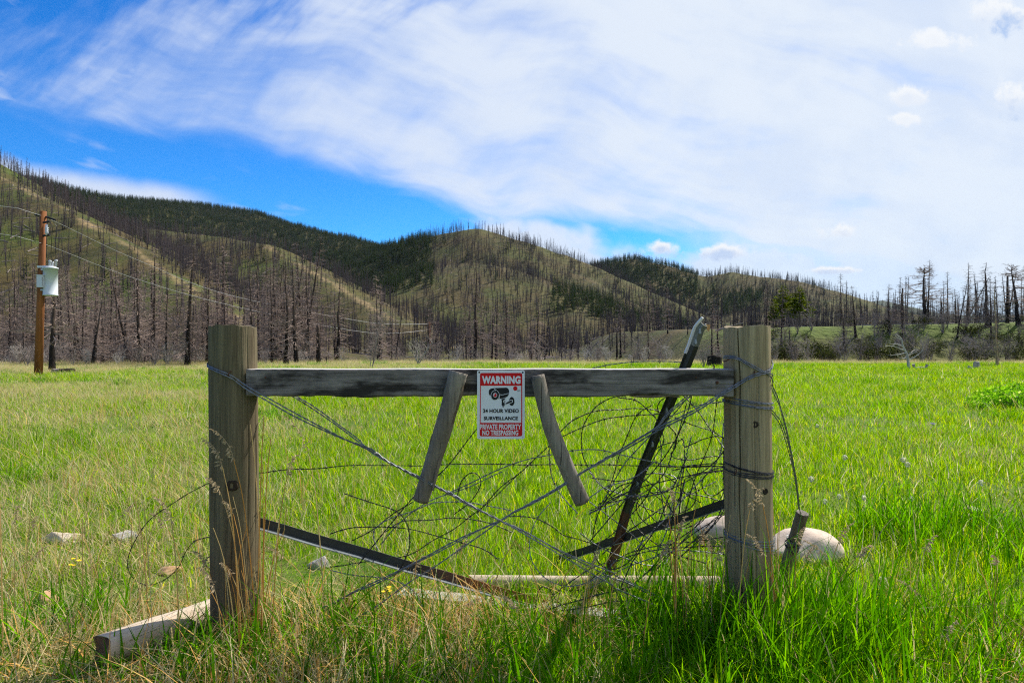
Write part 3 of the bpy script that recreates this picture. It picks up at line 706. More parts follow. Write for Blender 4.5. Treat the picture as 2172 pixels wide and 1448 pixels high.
# ------------------------------------------------------------------ gate: posts and rail
def evaluated_mesh(o):
    dg = bpy.context.evaluated_depsgraph_get(); return bpy.data.meshes.new_from_object(o.evaluated_get(dg))
def cut(o, lo, hi):
    """take a box-shaped notch out of o"""
    mb = MB(); mb.box(lo, hi); c = mb.build('cutter')
    md = o.modifiers.new('notch', 'BOOLEAN'); md.operation = 'DIFFERENCE'; md.solver = 'EXACT'; md.object = c
    bpy.context.view_layer.update()
    me = evaluated_mesh(o); o.modifiers.clear(); o.data = me; bpy.data.objects.remove(c)
def post(name, top, bot, yc, ztop, r, material, seed, crack=None):
    """round post from pixel x 'top' to pixel x 'bot' (base), local origin at its base"""
    xt = (top-1086)/F*yc; xb = (bot-1086)/F*yc; z0 = hz(xb, yc)-0.3
    rnd = random.Random(seed); K, NN = 46, 112
    splits = [(rnd.randrange(NN//2, NN), rnd.uniform(0, .8), rnd.uniform(.25, .7), rnd.uniform(.003, .006)) for _ in range(6)]
    ph = [rnd.uniform(0, 6.28) for _ in range(6)]; vs, fs = [], []
    for i in range(K+1):
        t = i/K; z = z0+(ztop-z0)*t; cx_ = xb+(xt-xb)*t
        tw = 0.10*math.sin(2.3*t+ph[4])+0.045*math.sin(9*t+ph[5])+0.015*math.sin(31*t)
        for k in range(NN):
            a = 2*math.pi*(k + (0 if crack is None else .45*(k == crack-1)-.45*(k == crack+1)))/NN; rr = r*(1.03-0.03*t)*(1+0.012*math.sin(2*a+ph[0])+0.008*math.sin(5*a+ph[1]+2*t)+0.006*math.sin(13*a+ph[2]))
            if i == K: rr *= 0.985
            if i >= K-1: z_ = z + 0.004*math.sin(2*a+ph[3])+0.0025*math.sin(9*a)
            else: z_ = z
            if crack is not None and k == crack and i > 4: rr -= 0.022
            for sk, s0, sl_, sd_ in splits:
                if k == sk and s0 < t < s0+sl_: rr -= sd_*math.sin(3.1416*(t-s0)/sl_)
            vs.append((cx_-xb+rr*math.cos(a+tw), rr*math.sin(a+tw), z_-z0-0.3))
    for i in range(K):
        for k in range(NN): fs.append((i*NN+k, i*NN+(k+1) % NN, (i+1)*NN+(k+1) % NN, (i+1)*NN+k))
    fs.append(tuple(range(NN-1, -1, -1))); fs.append(tuple(K*NN+k for k in range(NN)))
    mb = MB(); mb.add(vs, fs); o = mb.build(name, material); o.location = (xb, yc, z0+0.3)
    return o
YP = 2.66
zA = P(0, 692, YP).z; zB = P(0, 693, YP).z
post_a = post('gate_post', 494, 501, YP, zA, 0.0875, M['post_a'], 3)
post_b = post('gate_post', 1584, 1592, YP, zB, 0.0875, M['post_b'], 5, crack=(112*3)//4-13)
RY0, RY1 = 2.585, 2.685
xl, xr = P(522, 0, RY0).x, P(1556, 0, RY0).x
rz1, rz0 = P(0, 783, RY0).z, P(0, 841, RY0).z
la = post_a.location; lb = post_b.location
cut(post_a, (xl-0.002-la.x, -0.2, rz0-la.z-0.006), (0.3, RY1-YP+0.004, rz1-la.z+0.009))
cut(post_b, (-0.3, -0.2, rz0-lb.z-0.003), (xr+0.003-lb.x, RY1-YP+0.004, rz1-lb.z+0.014))
tag(post_a, 'thick grey green round wooden gate post left of the warning sign', 'post')
tag(post_b, 'thick cracked tan wooden gate post wrapped with wire, right of the sign', 'post')
# rail
rnd = random.Random(5); mb = MB(); K = 90; vs, fs = [], []
for i in range(K+1):
    t = i/K; x = xl+(xr-xl)*t
    dip = 0.0022*math.sin(17*t)+0.0016*math.sin(41*t+1)+0.0015*rnd.uniform(-1, 1)
    low = 0.004*math.exp(-((t-.50)/.03)**2) + 0.006*math.exp(-((t-.845)/.035)**2) - 0.004*math.exp(-((t-.20)/.01)**2)
    z1 = rz1+0.0008*math.sin(23*t); z0 = rz0+dip+low
    c_ = 0.005+0.002*rnd.random()
    prof = [(RY0+c_, z0), (RY1-c_, z0), (RY1, z0+c_), (RY1, z1-c_), (RY1-c_, z1), (RY0+c_*.5, z1), (RY0+0.0012*rnd.uniform(-1,1), z1-c_*.6), (RY0+0.0015*rnd.uniform(-1,1), (z0+z1)/2), (RY0, z0+c_)]
    vs += [(x-xl, yy_-RY0, zz_-rz0) for yy_, zz_ in prof]
n9 = 9
for i in range(K):
    for k in range(n9): fs.append((i*n9+k, (i+1)*n9+k, (i+1)*n9+(k+1) % n9, i*n9+(k+1) % n9))
fs.append(tuple(range(n9))); fs.append(tuple(K*n9+k for k in range(n9-1, -1, -1)))
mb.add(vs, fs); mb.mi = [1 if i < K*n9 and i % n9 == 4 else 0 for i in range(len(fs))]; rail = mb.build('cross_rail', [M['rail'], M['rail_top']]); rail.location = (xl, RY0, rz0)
tag(rail, 'dark weathered wooden rail joining the two gate posts', 'rail')
mb = MB(); q = [P(a, b, RY0)-rail.location for a, b in ((1328, 836), (1350, 838), (1385, 839), (1420, 837), (1445, 841))]
mb.tube([v+Vector((0,.012,-.003)) for v in q], [.002, .006, .007, .006, .002], 5); mb.build('splinter', M['bark'], rail)
for a, b, w in ((1521, 811, .006), (1476, 800, .003), (563, 800, .003)):
    mb = MB(); mb.lathe([(w, 0), (w, .003), (w*.6, .004)], 8, P(a, b, RY0)-rail.location+Vector((0,.001,0)), Vector((0,-1,0))); mb.build('nail', M['staple'], rail)
mb = MB(); q0 = P(1514, 783, 2.63)-rail.location; mb.tube([q0, q0+Vector((.002,0,.012)), q0+Vector((-.004,0,.014))], .003, 6); mb.build('nail', M['staple'], rail)
def staple(parent, px_, py_, y, ang=0.4):
    c = P(px_, py_, y)-parent.location; mb = MB(); d = Vector((math.cos(ang), 0, math.sin(ang)))*.009
    mb.tube([c+d+Vector((0,.012,0)), c+d+Vector((0,-.004,0)), c+Vector((0,-.008,0)), c-d+Vector((0,-.004,0)), c-d+Vector((0,.012,0))], .0022, 5); mb.build('staple', M['staple'], parent)
staple(post_a, 487, 792, 2.572, 1.1); staple(post_b, 1598, 792, 2.575, 1.2); staple(post_b, 1623, 792, 2.60, 1.0); staple(post_b, 1620, 856, 2.60, 1.3); staple(post_b, 1541, 764, 2.60, .4); staple(post_b, 1560, 1000, 2.575, 1.3)
for a, b, s in ((1600, 691, .010), (1592, 692, .005), (1614, 692, .004)):
    mb = MB(); mb.lathe([(s, -.003), (s*.9, s*.25), (s*.4, s*.5)], 7, P(a, 693, 2.64)-post_b.location, Vector((0.2,0,1)).normalized()); mb.build('bleached_chip', M['chip'], post_b)
for par, a, b, s in ((post_b, 1591, 736, .007), (post_b, 1601, 900, .010), (post_b, 1548, 1044, .007), (post_b, 1624, 1042, .009), (post_b, 1582, 1114, .006), (post_a, 492, 1030, .016), (post_a, 458, 740, .007), (post_a, 470, 1120, .007)):
    dx = (P(a, b, 2.58).x-par.location.x); yk = YP-math.sqrt(max(.0001, .0865**2-dx*dx)); c = P(a, b, yk)-par.location
    dx = c.x; nrm = Vector((dx, c.y, 0)).normalized()
    mb = MB(); mb.lathe([(s*1.5, -.004), (s*1.2, .0012), (s*.75, .0015), (s*.6, -.001), (s*.1, -.001)], 10, c, nrm); mb.build('knot', M['knot'], par, True)

# ------------------------------------------------------------------ warning sign
YS = 2.575
sx0, sx1, sz0, sz1 = P(1012, 0, YS).x, P(1113, 0, YS).x, P(0, 930.5, YS).z, P(0, 785, YS).z
SW, SH = sx1-sx0, sz1-sz0
sign = empty('warning_sign', (sx0, YS, sz0))
tag(sign, 'white and red metal warning sign about video surveillance screwed to the rail', 'sign')
def rrect(x0, z0, x1, z1, r, n=6):
    o = []
    for cx_, cz_, a0 in ((x1-r, z1-r, 0), (x0+r, z1-r, 90), (x0+r, z0+r, 180), (x1-r, z0+r, 270)):
        for k in range(n+1):
            a = math.radians(a0+90*k/n); o.append((cx_+r*math.cos(a), cz_+r*math.sin(a)))
    return o
def slab(poly, y_front, th, name, material, parent):
    """flat shape in the sign's plane, front face at local y_front"""
    n_ = len(poly); mb = MB()
    vs = [(a, y_front, b) for a, b in poly] + [(a, y_front+th, b) for a, b in poly]
    fs = [tuple(range(n_)), tuple(range(2*n_-1, n_-1, -1))] + [(k, k+n_, (k+1) % n_+n_, (k+1) % n_) for k in range(n_)]
    mb.add(vs, fs); o = mb.build(name, material, parent)
    bm = bmesh.new(); bm.from_mesh(o.data); bmesh.ops.recalc_face_normals(bm, faces=bm.faces); bm.to_mesh(o.data); bm.free(); return o
# sign layout in units of the zoomed picture (842 x 1210 units): u right, v up
def su(a): return a/842*SW
def sv(b): return (1210-b)/1210*SH
slab(rrect(0, 0, SW, SH, su(30)), 0, 0.0016, 'plate', M['sign_white'], sign)
L1, L2, L3 = -0.0005, -0.0010, -0.0015
def print_(poly, y_, name, m_): return slab([(su(a), sv(b)) for a, b in poly], y_, 0.0006, name, m_, sign)
print_(rrect(52, 45, 798, 272, 28)[0:0] or [(a, b) for a, b in [(52, 272), (52, 75), (60, 55), (82, 47), (768, 47), (790, 55), (798, 75), (798, 272)]], L1, 'red_header', M['sign_red'])
print_([(48, 925), (798, 925), (798, 1135), (790, 1155), (768, 1163), (70, 1163), (52, 1155), (45, 1135)], L1, 'red_footer', M['sign_red'])
print_([(52, 272), (66, 272), (62, 925), (48, 925)], L1, 'red_stripe', M['sign_red'])
print_([(780, 272), (798, 272), (798, 925), (780, 925)], L1, 'red_stripe', M['sign_red'])
def ell(cx_, cy_, rx, ry, rot=0, n=28, a0=0, a1=360):
    o = []
    for k in range(n):
        a = math.radians(a0+(a1-a0)*k/(n if a1-a0 == 360 else n-1)); x_, y_ = rx*math.cos(a), ry*math.sin(a); c_, s_ = math.cos(rot), math.sin(rot)
        o.append((cx_+x_*c_-y_*s_, cy_+x_*s_+y_*c_))
    return o
print_(ell(675, 320, 38, 40), L1, 'red_dot', M['sign_red'])
# camera picture
BK, WH, RD = M['sign_black'], M['sign_white'], M['sign_red']
print_([(205, 380), (212, 348), (240, 325), (280, 316), (330, 312), (500, 306), (530, 309), (552, 326), (566, 360), (566, 405), (554, 440), (528, 470), (490, 488), (400, 508), (380, 505), (270, 450), (225, 445), (209, 420)], L1, 'camera_picture', BK)
print_(ell(318, 440, 76, 90, 0.18), L2, 'camera_picture_rim', WH); print_(ell(318, 440, 69, 83, 0.18), L3, 'camera_picture_lens', BK)
print_(ell(318, 437, 36, 40), L3-0.0005, 'camera_picture_ring', WH); print_(ell(319, 437, 28, 32), L3-0.0010, 'camera_picture_eye', RD); print_(ell(309, 424, 8, 10), L3-0.0015, 'camera_picture_glint', WH)
for pl in ([(300, 322), (345, 350), (372, 400), (400, 425), (450, 428), (562, 402), (562, 408), (452, 436), (396, 433), (365, 404), (339, 355), (296, 327)],
           [(384, 506), (396, 470), (396, 440), (402, 440), (402, 472), (392, 508)], [(392, 504), (480, 490), (522, 470), (524, 476), (482, 497), (392, 511)]):
    print_(pl, L2, 'camera_picture_line', WH)
print_([(418, 500), (498, 478), (502, 500), (488, 515), (488, 616), (476, 622), (444, 622), (434, 616), (436, 530)], L1, 'camera_picture_stem', BK)
print_([(444, 628), (480, 628), (480, 640), (472, 648), (452, 648), (444, 640)], L1, 'camera_picture_stem', BK)
print_(ell(613, 548, 48, 78), L1, 'camera_picture_base', BK)
print_([(496, 575), (585, 522), (628, 520), (632, 560), (610, 572), (500, 612)], L2, 'camera_picture_line', WH); print_([(502, 580), (588, 530), (618, 528), (622, 556), (606, 564), (504, 602)], L3, 'camera_picture_arm', BK)
print_(ell(486, 548, 24, 27), L2, 'camera_picture_joint', WH); print_(ell(488, 548, 14, 18), L3, 'camera_picture_joint', BK); print_(ell(490, 548, 7, 11), L3-.0005, 'camera_picture_joint', WH)
def words(txt, x0, y0, x1, y1, material, bold=0.02, y_=L2, name='lettering'):
    cu = bpy.data.curves.new('t', 'FONT'); cu.body = txt; cu.offset = bold; cu.fill_mode = 'FRONT'; cu.resolution_u = 3; cu.space_character = 1.0+bold*1.2
    o = bpy.data.objects.new('t', cu); COL.objects.link(o); bpy.context.view_layer.update(); me = evaluated_mesh(o)
    v = np.array([p.co[:] for p in me.vertices]); lo, hi = v.min(0), v.max(0)
    for p in me.vertices:
        a = (p.co.x-lo[0])/(hi[0]-lo[0]); b = (p.co.y-lo[1])/(hi[1]-lo[1])
        p.co = (su(x0+(x1-x0)*a), y_, sv(y1+(y0-y1)*b))
    me.materials.clear(); me.materials.append(material); bpy.data.objects.remove(o)
    r = link(bpy.data.objects.new(name, me), sign); r['label'] = 'lettering "%s"' % txt; return r
words('WARNING', 85, 100, 768, 240, M['sign_white'], 0.055)
words('24 HOUR VIDEO', 103, 680, 738, 750, M['sign_black'], 0.042)
words('SURVEILLANCE', 118, 812, 722, 878, M['sign_black'], 0.042)
words('PRIVATE PROPERTY', 55, 950, 778, 1042, M['sign_white'], 0.034)
words('NO TRESPASSING', 92, 1055, 728, 1145, M['sign_white'], 0.034)
words('REC', 712, 348, 764, 368, M['sign_black'], 0.01)
for a, b in ((37, 36), (808, 38)):
    mb = MB(); mb.lathe([(su(15), 0), (su(15), .0012), (su(9), .002)], 10, (su(a), 0, sv(b)), Vector((0,-1,0))); mb.build('screw', M['screw'], sign)
for a, b in ((37, 1180), (806, 1180)):
    mb = MB(); mb.lathe([(su(7), 0), (su(7), .0006)], 8, (su(a), 0, sv(b)), Vector((0,-1,0))); mb.build('hole', M['steel_grey'], sign)

# ------------------------------------------------------------------ twist sticks
def stick(name, pts, radii, material, seed, rough=0.0, n=18, end_mat=None):
    rnd = random.Random(seed); p = smooth_path(pts, 0.012); k = len(p)
    base_ = p[-1].copy(); rr = np.interp(np.linspace(0, 1, k), np.linspace(0, 1, len(radii)), radii)
    mb = MB(); mb.tube([q-base_ for q in p], list(rr), n)
    for i, v in enumerate(mb.v):
        ring = i//n; c = p[ring]-base_ if ring < k else None
        d = Vector(v)-c; a = (i % n)/n*6.283
        s = 1+0.035*math.sin(2*a+seed)+0.03*math.sin(5*a+ring*.15)+rough*rnd.uniform(-1, 1)*(1.4 if math.sin(a+seed) > 0 else .4)
        mb.v[i] = tuple(c+d*s)
    o = mb.build(name, [material], smooth=True); o.location = base_; return o
s1 = stick('twist_stick', [P(972, 789, 2.555), P(957, 845, 2.55), P(940, 905, 2.55), P(918, 980, 2.565), P(893, 1062, 2.575)], [.034, .031, .031, .029, .029], M['stick'], 2, .05)
tag(s1, 'rough grey twist stick with peeling bark hanging left of the sign', 'stick')
mb = MB(); q = [P(a, b, 2.545)-s1.location for a, b in ((985, 795), (975, 835), (962, 880), (950, 920), (930, 985), (918, 1040))]
mb.tube(q, [.006, .012, .010, .012, .008, .004], 6); mb.build('bark_strip', M['bark'], s1)
mb = MB(); q = [P(a, b, 2.548)-s1.location for a, b in ((922, 915), (916, 930), (911, 942))]
mb.tube(q, [.005, .006, .001], 4); mb.build('bark_strip', M['bark'], s1)
s2 = stick('twist_stick', [P(1140, 796, 2.55), P(1152, 850, 2.548), P(1170, 912, 2.55), P(1200, 985, 2.56), P(1235, 1064, 2.575)], [.0265, .028, .030, .030, .031], M['stick'], 4, .012)
tag(s2, 'smooth bent grey twist stick hanging right of the sign', 'stick')

# ------------------------------------------------------------------ wires
def C6(*q): return [(1250+a/3.291, 660+b/3.291) for a, b in q]
def C5(*q): return [(940+a/4.387, 760+b/4.387) for a, b in q]
def C1(*q): return [(700+a/3.232, 1000+b/3.232) for a, b in q]
def C7(*q): return [(1250+a/3.548, 1040+b/3.548) for a, b in q]
def C4(*q): return [(420+a/3.291, 660+b/3.291) for a, b in q]
def C8(*q): return [(200+a/3.232, 1000+b/3.232) for a, b in q]
def strand_mesh(path, r, pitch, mats, lo=None):
    """two wires twisted round one another along a path"""
    mb = MB(); s = 0; hel = ([], []); up = Vector((0.1, 1, 0.2)).normalized()
    for i, p in enumerate(path):
        d = path[min(i+1, len(path)-1)]-path[max(i-1, 0)]; d = d.normalized() if d.length > 1e-9 else Vector((1, 0, 0))
        if i: s += (p-path[i-1]).length
        a = (up-d*up.dot(d)).normalized(); b = d.cross(a); up = a; t = 2*math.pi*s/pitch
        o = (a*math.cos(t)+b*math.sin(t))*r*1.05
        hel[0].append(p+o); hel[1].append(p-o)
    for h in hel: mb.tube(h, r, 4, True)
    return mb
BARB = None
def barb_mesh():
    mb = MB()
    for a in (0.5, 2.2):
        d = Vector((0.25, math.cos(a), math.sin(a))).normalized(); e = Vector((-.25, math.cos(a), math.sin(a))).normalized()
        mb.tube([d*-.013, Vector((0,0,0))+Vector((0.002,0,0)), e*.013], [.0007, .0014, .0007], 4, False)
    mb.tube([(-.006, .0032, 0), (-.003, -.003, .002), (0, .003, -.002), (.003, -.003, .002), (.006, .0032, 0)], .0013, 4)
    return mb.mesh('barb', M['wire_dark'])
BARB = barb_mesh()
def outside(path):
    """keep a wire on the surface of the two posts instead of running through them"""
    o = []
    for p in path:
        for q, xt, zt in ((post_a, (494-1086)/F*YP, zA), (post_b, (1584-1086)/F*YP, zB)):
            t = (p.z-q.location.z)/(zt-q.location.z)
            if t > 1: continue
            ax = q.location.x+(xt-q.location.x)*max(t, 0); dx, dy = p.x-ax, p.y-YP; r = math.hypot(dx, dy); R_ = .0925
            if 1e-6 < r < R_: p = Vector((ax+dx/r*R_, YP+dy/r*R_, p.z))
        o.append(p)
    return o
def to3d(px_list, ys):
    n_ = len(px_list); yv = np.interp(np.linspace(0, 1, n_), np.linspace(0, 1, len(ys)), ys)
    o = []
    for (a, b), y in zip(px_list, yv):
        p = P(a, b, y); g = hz(p.x, y)+0.012
        if p.z < g and b > 724:                     # rest on the ground instead of running under it
            t = (EYE-g)/(EYE-p.z); p = Vector((p.x*t, y*t, EYE+(p.z-EYE)*t))
        o.append(p)
    return o
def wire(name, px_list, ys, label, cat, group=None, r=0.0013, pitch=.045, m_='wire_dark', barbs=0, step=.009, wob=0.0):
    path = outside(smooth_path(to3d(px_list, ys), step))
    if wob:
        ph = [random.uniform(0, 6.28) for _ in range(3)]
        path = [p+Vector((0, 0, wob*(math.sin(i*.11+ph[0])+.6*math.sin(i*.27+ph[1])))) for i, p in enumerate(path)]
    base_ = path[len(path)//2].copy(); path = [p-base_ for p in path]
    o = strand_mesh(path, r, pitch, None).build(name, M[m_]); o.location = base_
    tag(o, label, cat, group)
    if barbs:
        nxt = barbs*random.uniform(.3, .9); s = 0
        for i in range(1, len(path)-1):
            s += (path[i]-path[i-1]).length
            if s > nxt:
                nxt = s+barbs*random.uniform(.85, 1.15); d = (path[i+1]-path[i-1]).normalized()
                b = link(bpy.data.objects.new('barb', BARB), o); b.location = path[i]
                b.rotation_euler = (d.to_track_quat('X', 'Z') @ Euler((random.uniform(0, 6.28), 0, 0)).to_quaternion()).to_euler()
    return o
def brace(label, strands, m_='wire', r=.0017):
    root = empty('brace_wire', to3d(strands[0][0][:1], strands[0][1][:1])[0]); tag(root, label, 'wire')
    for px_list, ys in strands:
        path = [p-root.location for p in outside(smooth_path(to3d(px_list, ys), .009))]
        strand_mesh(path, r, .06, None).build('strand', M[m_], root)
    return root
def shift(px_list, pts):  # offset a pixel path by (dx, dy) interpolated along it
    n_ = len(px_list); t = np.linspace(0, 1, n_); k = np.linspace(0, 1, len(pts))
    ox = np.interp(t, k, [p[0] for p in pts]); oy = np.interp(t, k, [p[1] for p in pts])
    return [(a+x, b+y) for (a, b), x, y in zip(px_list, ox, oy)]
A_ = [(446, 764), (450, 771), (462, 779), (487, 793)] + C4((340,520),(480,600),(700,722),(1000,880),(1190,967),(1330,1050),(1560,1165),(1780,1283)) + C1((800,140),(950,225),(1170,335))
A_end = C1((1390,460),(1600,582),(1800,700),(1939,778)) + C7((200,735),(500,865),(700,965),(860,1010))
A_end2 = C1((1300,390),(1500,500),(1700,595),(1939,690)) + C7((200,640),(450,760),(640,880),(860,1000))
YA = [2.67, 2.60, 2.575, 2.560, 2.555, 2.545, 2.54, 2.545, 2.57, 2.62]
brace('twisted bright brace wire running from the top of the left post down to the right', [
    (A_+A_end, YA+[2.66, 2.72]),
    (shift(A_, [(0,3),(0,4),(0,7),(-3,6),(3,-3),(-2,3),(2,-3),(0,0)])+A_end2, YA+[2.68, 2.74]),
    (C4((600,560),(676,602),(800,680),(960,790),(1100,895),(1190,962),(1330,1046),(1560,1168),(1780,1278))+C1((800,146),(950,220),(1170,340))+C1((1400,445),(1600,560),(1800,660),(1939,730))+C7((300,700),(600,860)), [2.74, 2.72, 2.66, 2.60, 2.552, 2.548, 2.58, 2.66, 2.74]),
    (C4((610,545),(700,602),(820,672),(980,790),(1120,893),(1190,969),(1340,1062),(1560,1160),(1780,1288))+C1((800,136),(950,230),(1170,332)), [2.75, 2.73, 2.67, 2.60, 2.556, 2.55, 2.57, 2.62])])
B_ = [(1634, 758), (1632, 768), (1614, 786)] + C6((1140,440),(1010,520),(900,585),(730,690),(480,812),(330,897),(150,1010)) + C5((1667,848),(1450,975),(1240,1092),(1100,1182),(860,1322),(640,1436)) + C1((1170,336))
B_e1 = C1((900,452),(600,612),(400,712),(180,812),(60,880)) + [(660, 1300), (600, 1330)]
B_e2 = C1((1000,455),(700,662),(550,752),(330,912),(150,1020),(30,1092)) + [(650, 1352)]
B_e3 = C1((1060,380),(800,520),(560,640),(330,760),(100,860)) + [(640, 1330)]
YB = [2.68, 2.60, 2.575, 2.56, 2.555, 2.55, 2.545, 2.545, 2.57, 2.62]
brace('twisted bright brace wire running from the top of the right post down to the left', [
    (B_+B_e1, YB+[2.66, 2.68]), (shift(B_, [(0,3),(1,4),(0,5),(3,5),(-2,-3),(2,3),(0,0)])+B_e2, YB+[2.62, 2.66]),
    (C6((720,575),(690,605),(560,710),(480,800),(330,893),(150,1014)) + C5((1667,842),(1450,980),(1240,1086),(1100,1188),(860,1316),(640,1440)) + C1((1170,330)) + B_e3, [2.74, 2.72, 2.64, 2.57, 2.55, 2.55, 2.58, 2.64, 2.68]),
    (C6((700,572),(660,610),(540,715),(470,808),(330,901),(150,1006)) + C5((1667,852),(1450,970),(1240,1098),(1100,1178),(860,1326),(640,1432)), [2.75, 2.72, 2.64, 2.575, 2.556, 2.55, 2.56, 2.58])])
brace('slack doubled guy wires dropping from the right post to the short stake', [
    ([(1536, 756), (1545, 755)]+C6((1050,330),(1180,405),(1240,460),(1310,590),(1340,700),(1385,880),(1440,1150),(1466,1370))+C7((1590,200),(1560,330),(1545,520),(1540,680)), [2.66, 2.60, 2.575, 2.60, 2.72, 2.85, 2.98, 3.1, 3.16, 3.18, 3.2]),
    ([(1537, 759), (1546, 759)]+C6((1045,340),(1170,415),(1235,465),(1300,600),(1350,720),(1400,930),(1448,1200),(1463,1370)), [2.66, 2.60, 2.575, 2.60, 2.72, 2.85, 2.98, 3.1, 3.18]),
    (C6((1255,668),(1300,720),(1340,780),(1395,950),(1440,1180),(1468,1370)), [2.68, 2.8, 2.9, 3.0, 3.1, 3.18]),
    (C6((1250,680),(1295,735),(1335,800),(1380,940),(1432,1150),(1460,1375)), [2.68, 2.8, 2.9, 3.0, 3.1, 3.18])], r=.0015)
def band(py_c, loops, label, m_='wire', tilt=8, spread=9, tail=None, seed=0):
    """coil of wire wound round the right post"""
    rnd = random.Random(seed); root = empty('wire_tie', P(1586, py_c, YP)); tag(root, label, 'wire')
    for k in range(loops):
        path = []; off = (k-(loops-1)/2)*spread/max(1, loops-1)*2*.5+rnd.uniform(-1.5, 1.5); ti = tilt+rnd.uniform(-5, 5); ph = rnd.uniform(0, 6)
        xc = P(1584+(py_c-693)*0.0133, 0, YP).x
        for i in range(57):
            a = 6.2832*i/56; rr = .0915+.002*math.sin(2*a+ph)
            path.append(Vector((xc+rr*math.cos(a), YP+rr*math.sin(a), P(0, py_c+off, YP).z - ti/F*YP*math.cos(a+.4) ))-root.location)
        strand_mesh(path, .0014, .05, None).build('loop', M[m_], root)
    for t, ys in (tail or []):
        strand_mesh([p-root.location for p in outside(smooth_path(to3d(t, ys), .009))], .0014, .05, None).build('tail', M[m_], root)
band(853, 4, 'uppermost wire tie wound round the right post below the rail', spread=12, tilt=3, seed=1, tail=[(C6((945,625),(900,635),(800,648),(720,670),(600,720),(560,730)), [2.66, 2.68, 2.72, 2.74])])
band(995, 5, 'thick dark wire tie wound round the middle of the right post', 'wire_dark', spread=17, tilt=5, seed=2, tail=[(C6((945,1065),(850,1062),(760,1070),(600,1085),(480,1080)), [2.66, 2.7, 2.74]), (C6((945,1085),(830,1078),(700,1085),(580,1110)), [2.66, 2.7, 2.76])])
band(1140, 4, 'bright wire tie wound round the lower part of the right post', spread=15, tilt=5, seed=3)
band(1292, 5, 'dark wire tie at the foot of the right post', 'wire_dark', spread=12, tilt=3, seed=4)
TG, TL = 'loose tangle of barbed wire between the posts', 'dark strand in the loose barbed wire tangle between the two posts'
wire('barbed_wire', C4((395,1132),(600,1105),(850,1095),(1140,1075),(1500,1075),(1843,1068))+C5((400,985),(1060,985),(1667,995))+C6((400,1075),(650,1082),(940,1085)), [2.74, 2.76, 2.78, 2.76, 2.7],
     'level barbed wire stretched between the posts below the sign', 'wire', barbs=.11, wob=.0015)
wire('barbed_wire', C8((830,55),(800,70),(640,150),(540,215),(370,340),(270,490),(230,600),(240,690),(310,760),(400,772),(500,730),(580,650),(620,560),(680,480),(760,450),(830,440)), [2.78, 2.85, 3.0, 3.05, 3.0, 2.9],
     'big loop of barbed wire springing out left of the left post', 'wire', barbs=.12, wob=.001)
wire('barbed_wire', C8((820,560),(770,595),(755,620),(775,650),(820,668)), [2.8, 2.85], 'small wire loop close to the left edge of the left post', 'wire', barbs=.1)
wire('barbed_wire', C8((250,1050),(238,1075),(265,1105),(400,1125),(600,1125),(800,1112)), [2.52, 2.6, 2.72], 'thin wire lying across the fallen log by the left post', 'wire', barbs=.12)
wire('barbed_wire', C6((20,397),(160,370),(330,352),(520,350),(640,356),(720,372)), [2.9, 2.86, 2.80], 'wire strand arching just above the rail to the leaning steel post', 'wire', m_='wire', barbs=.12)
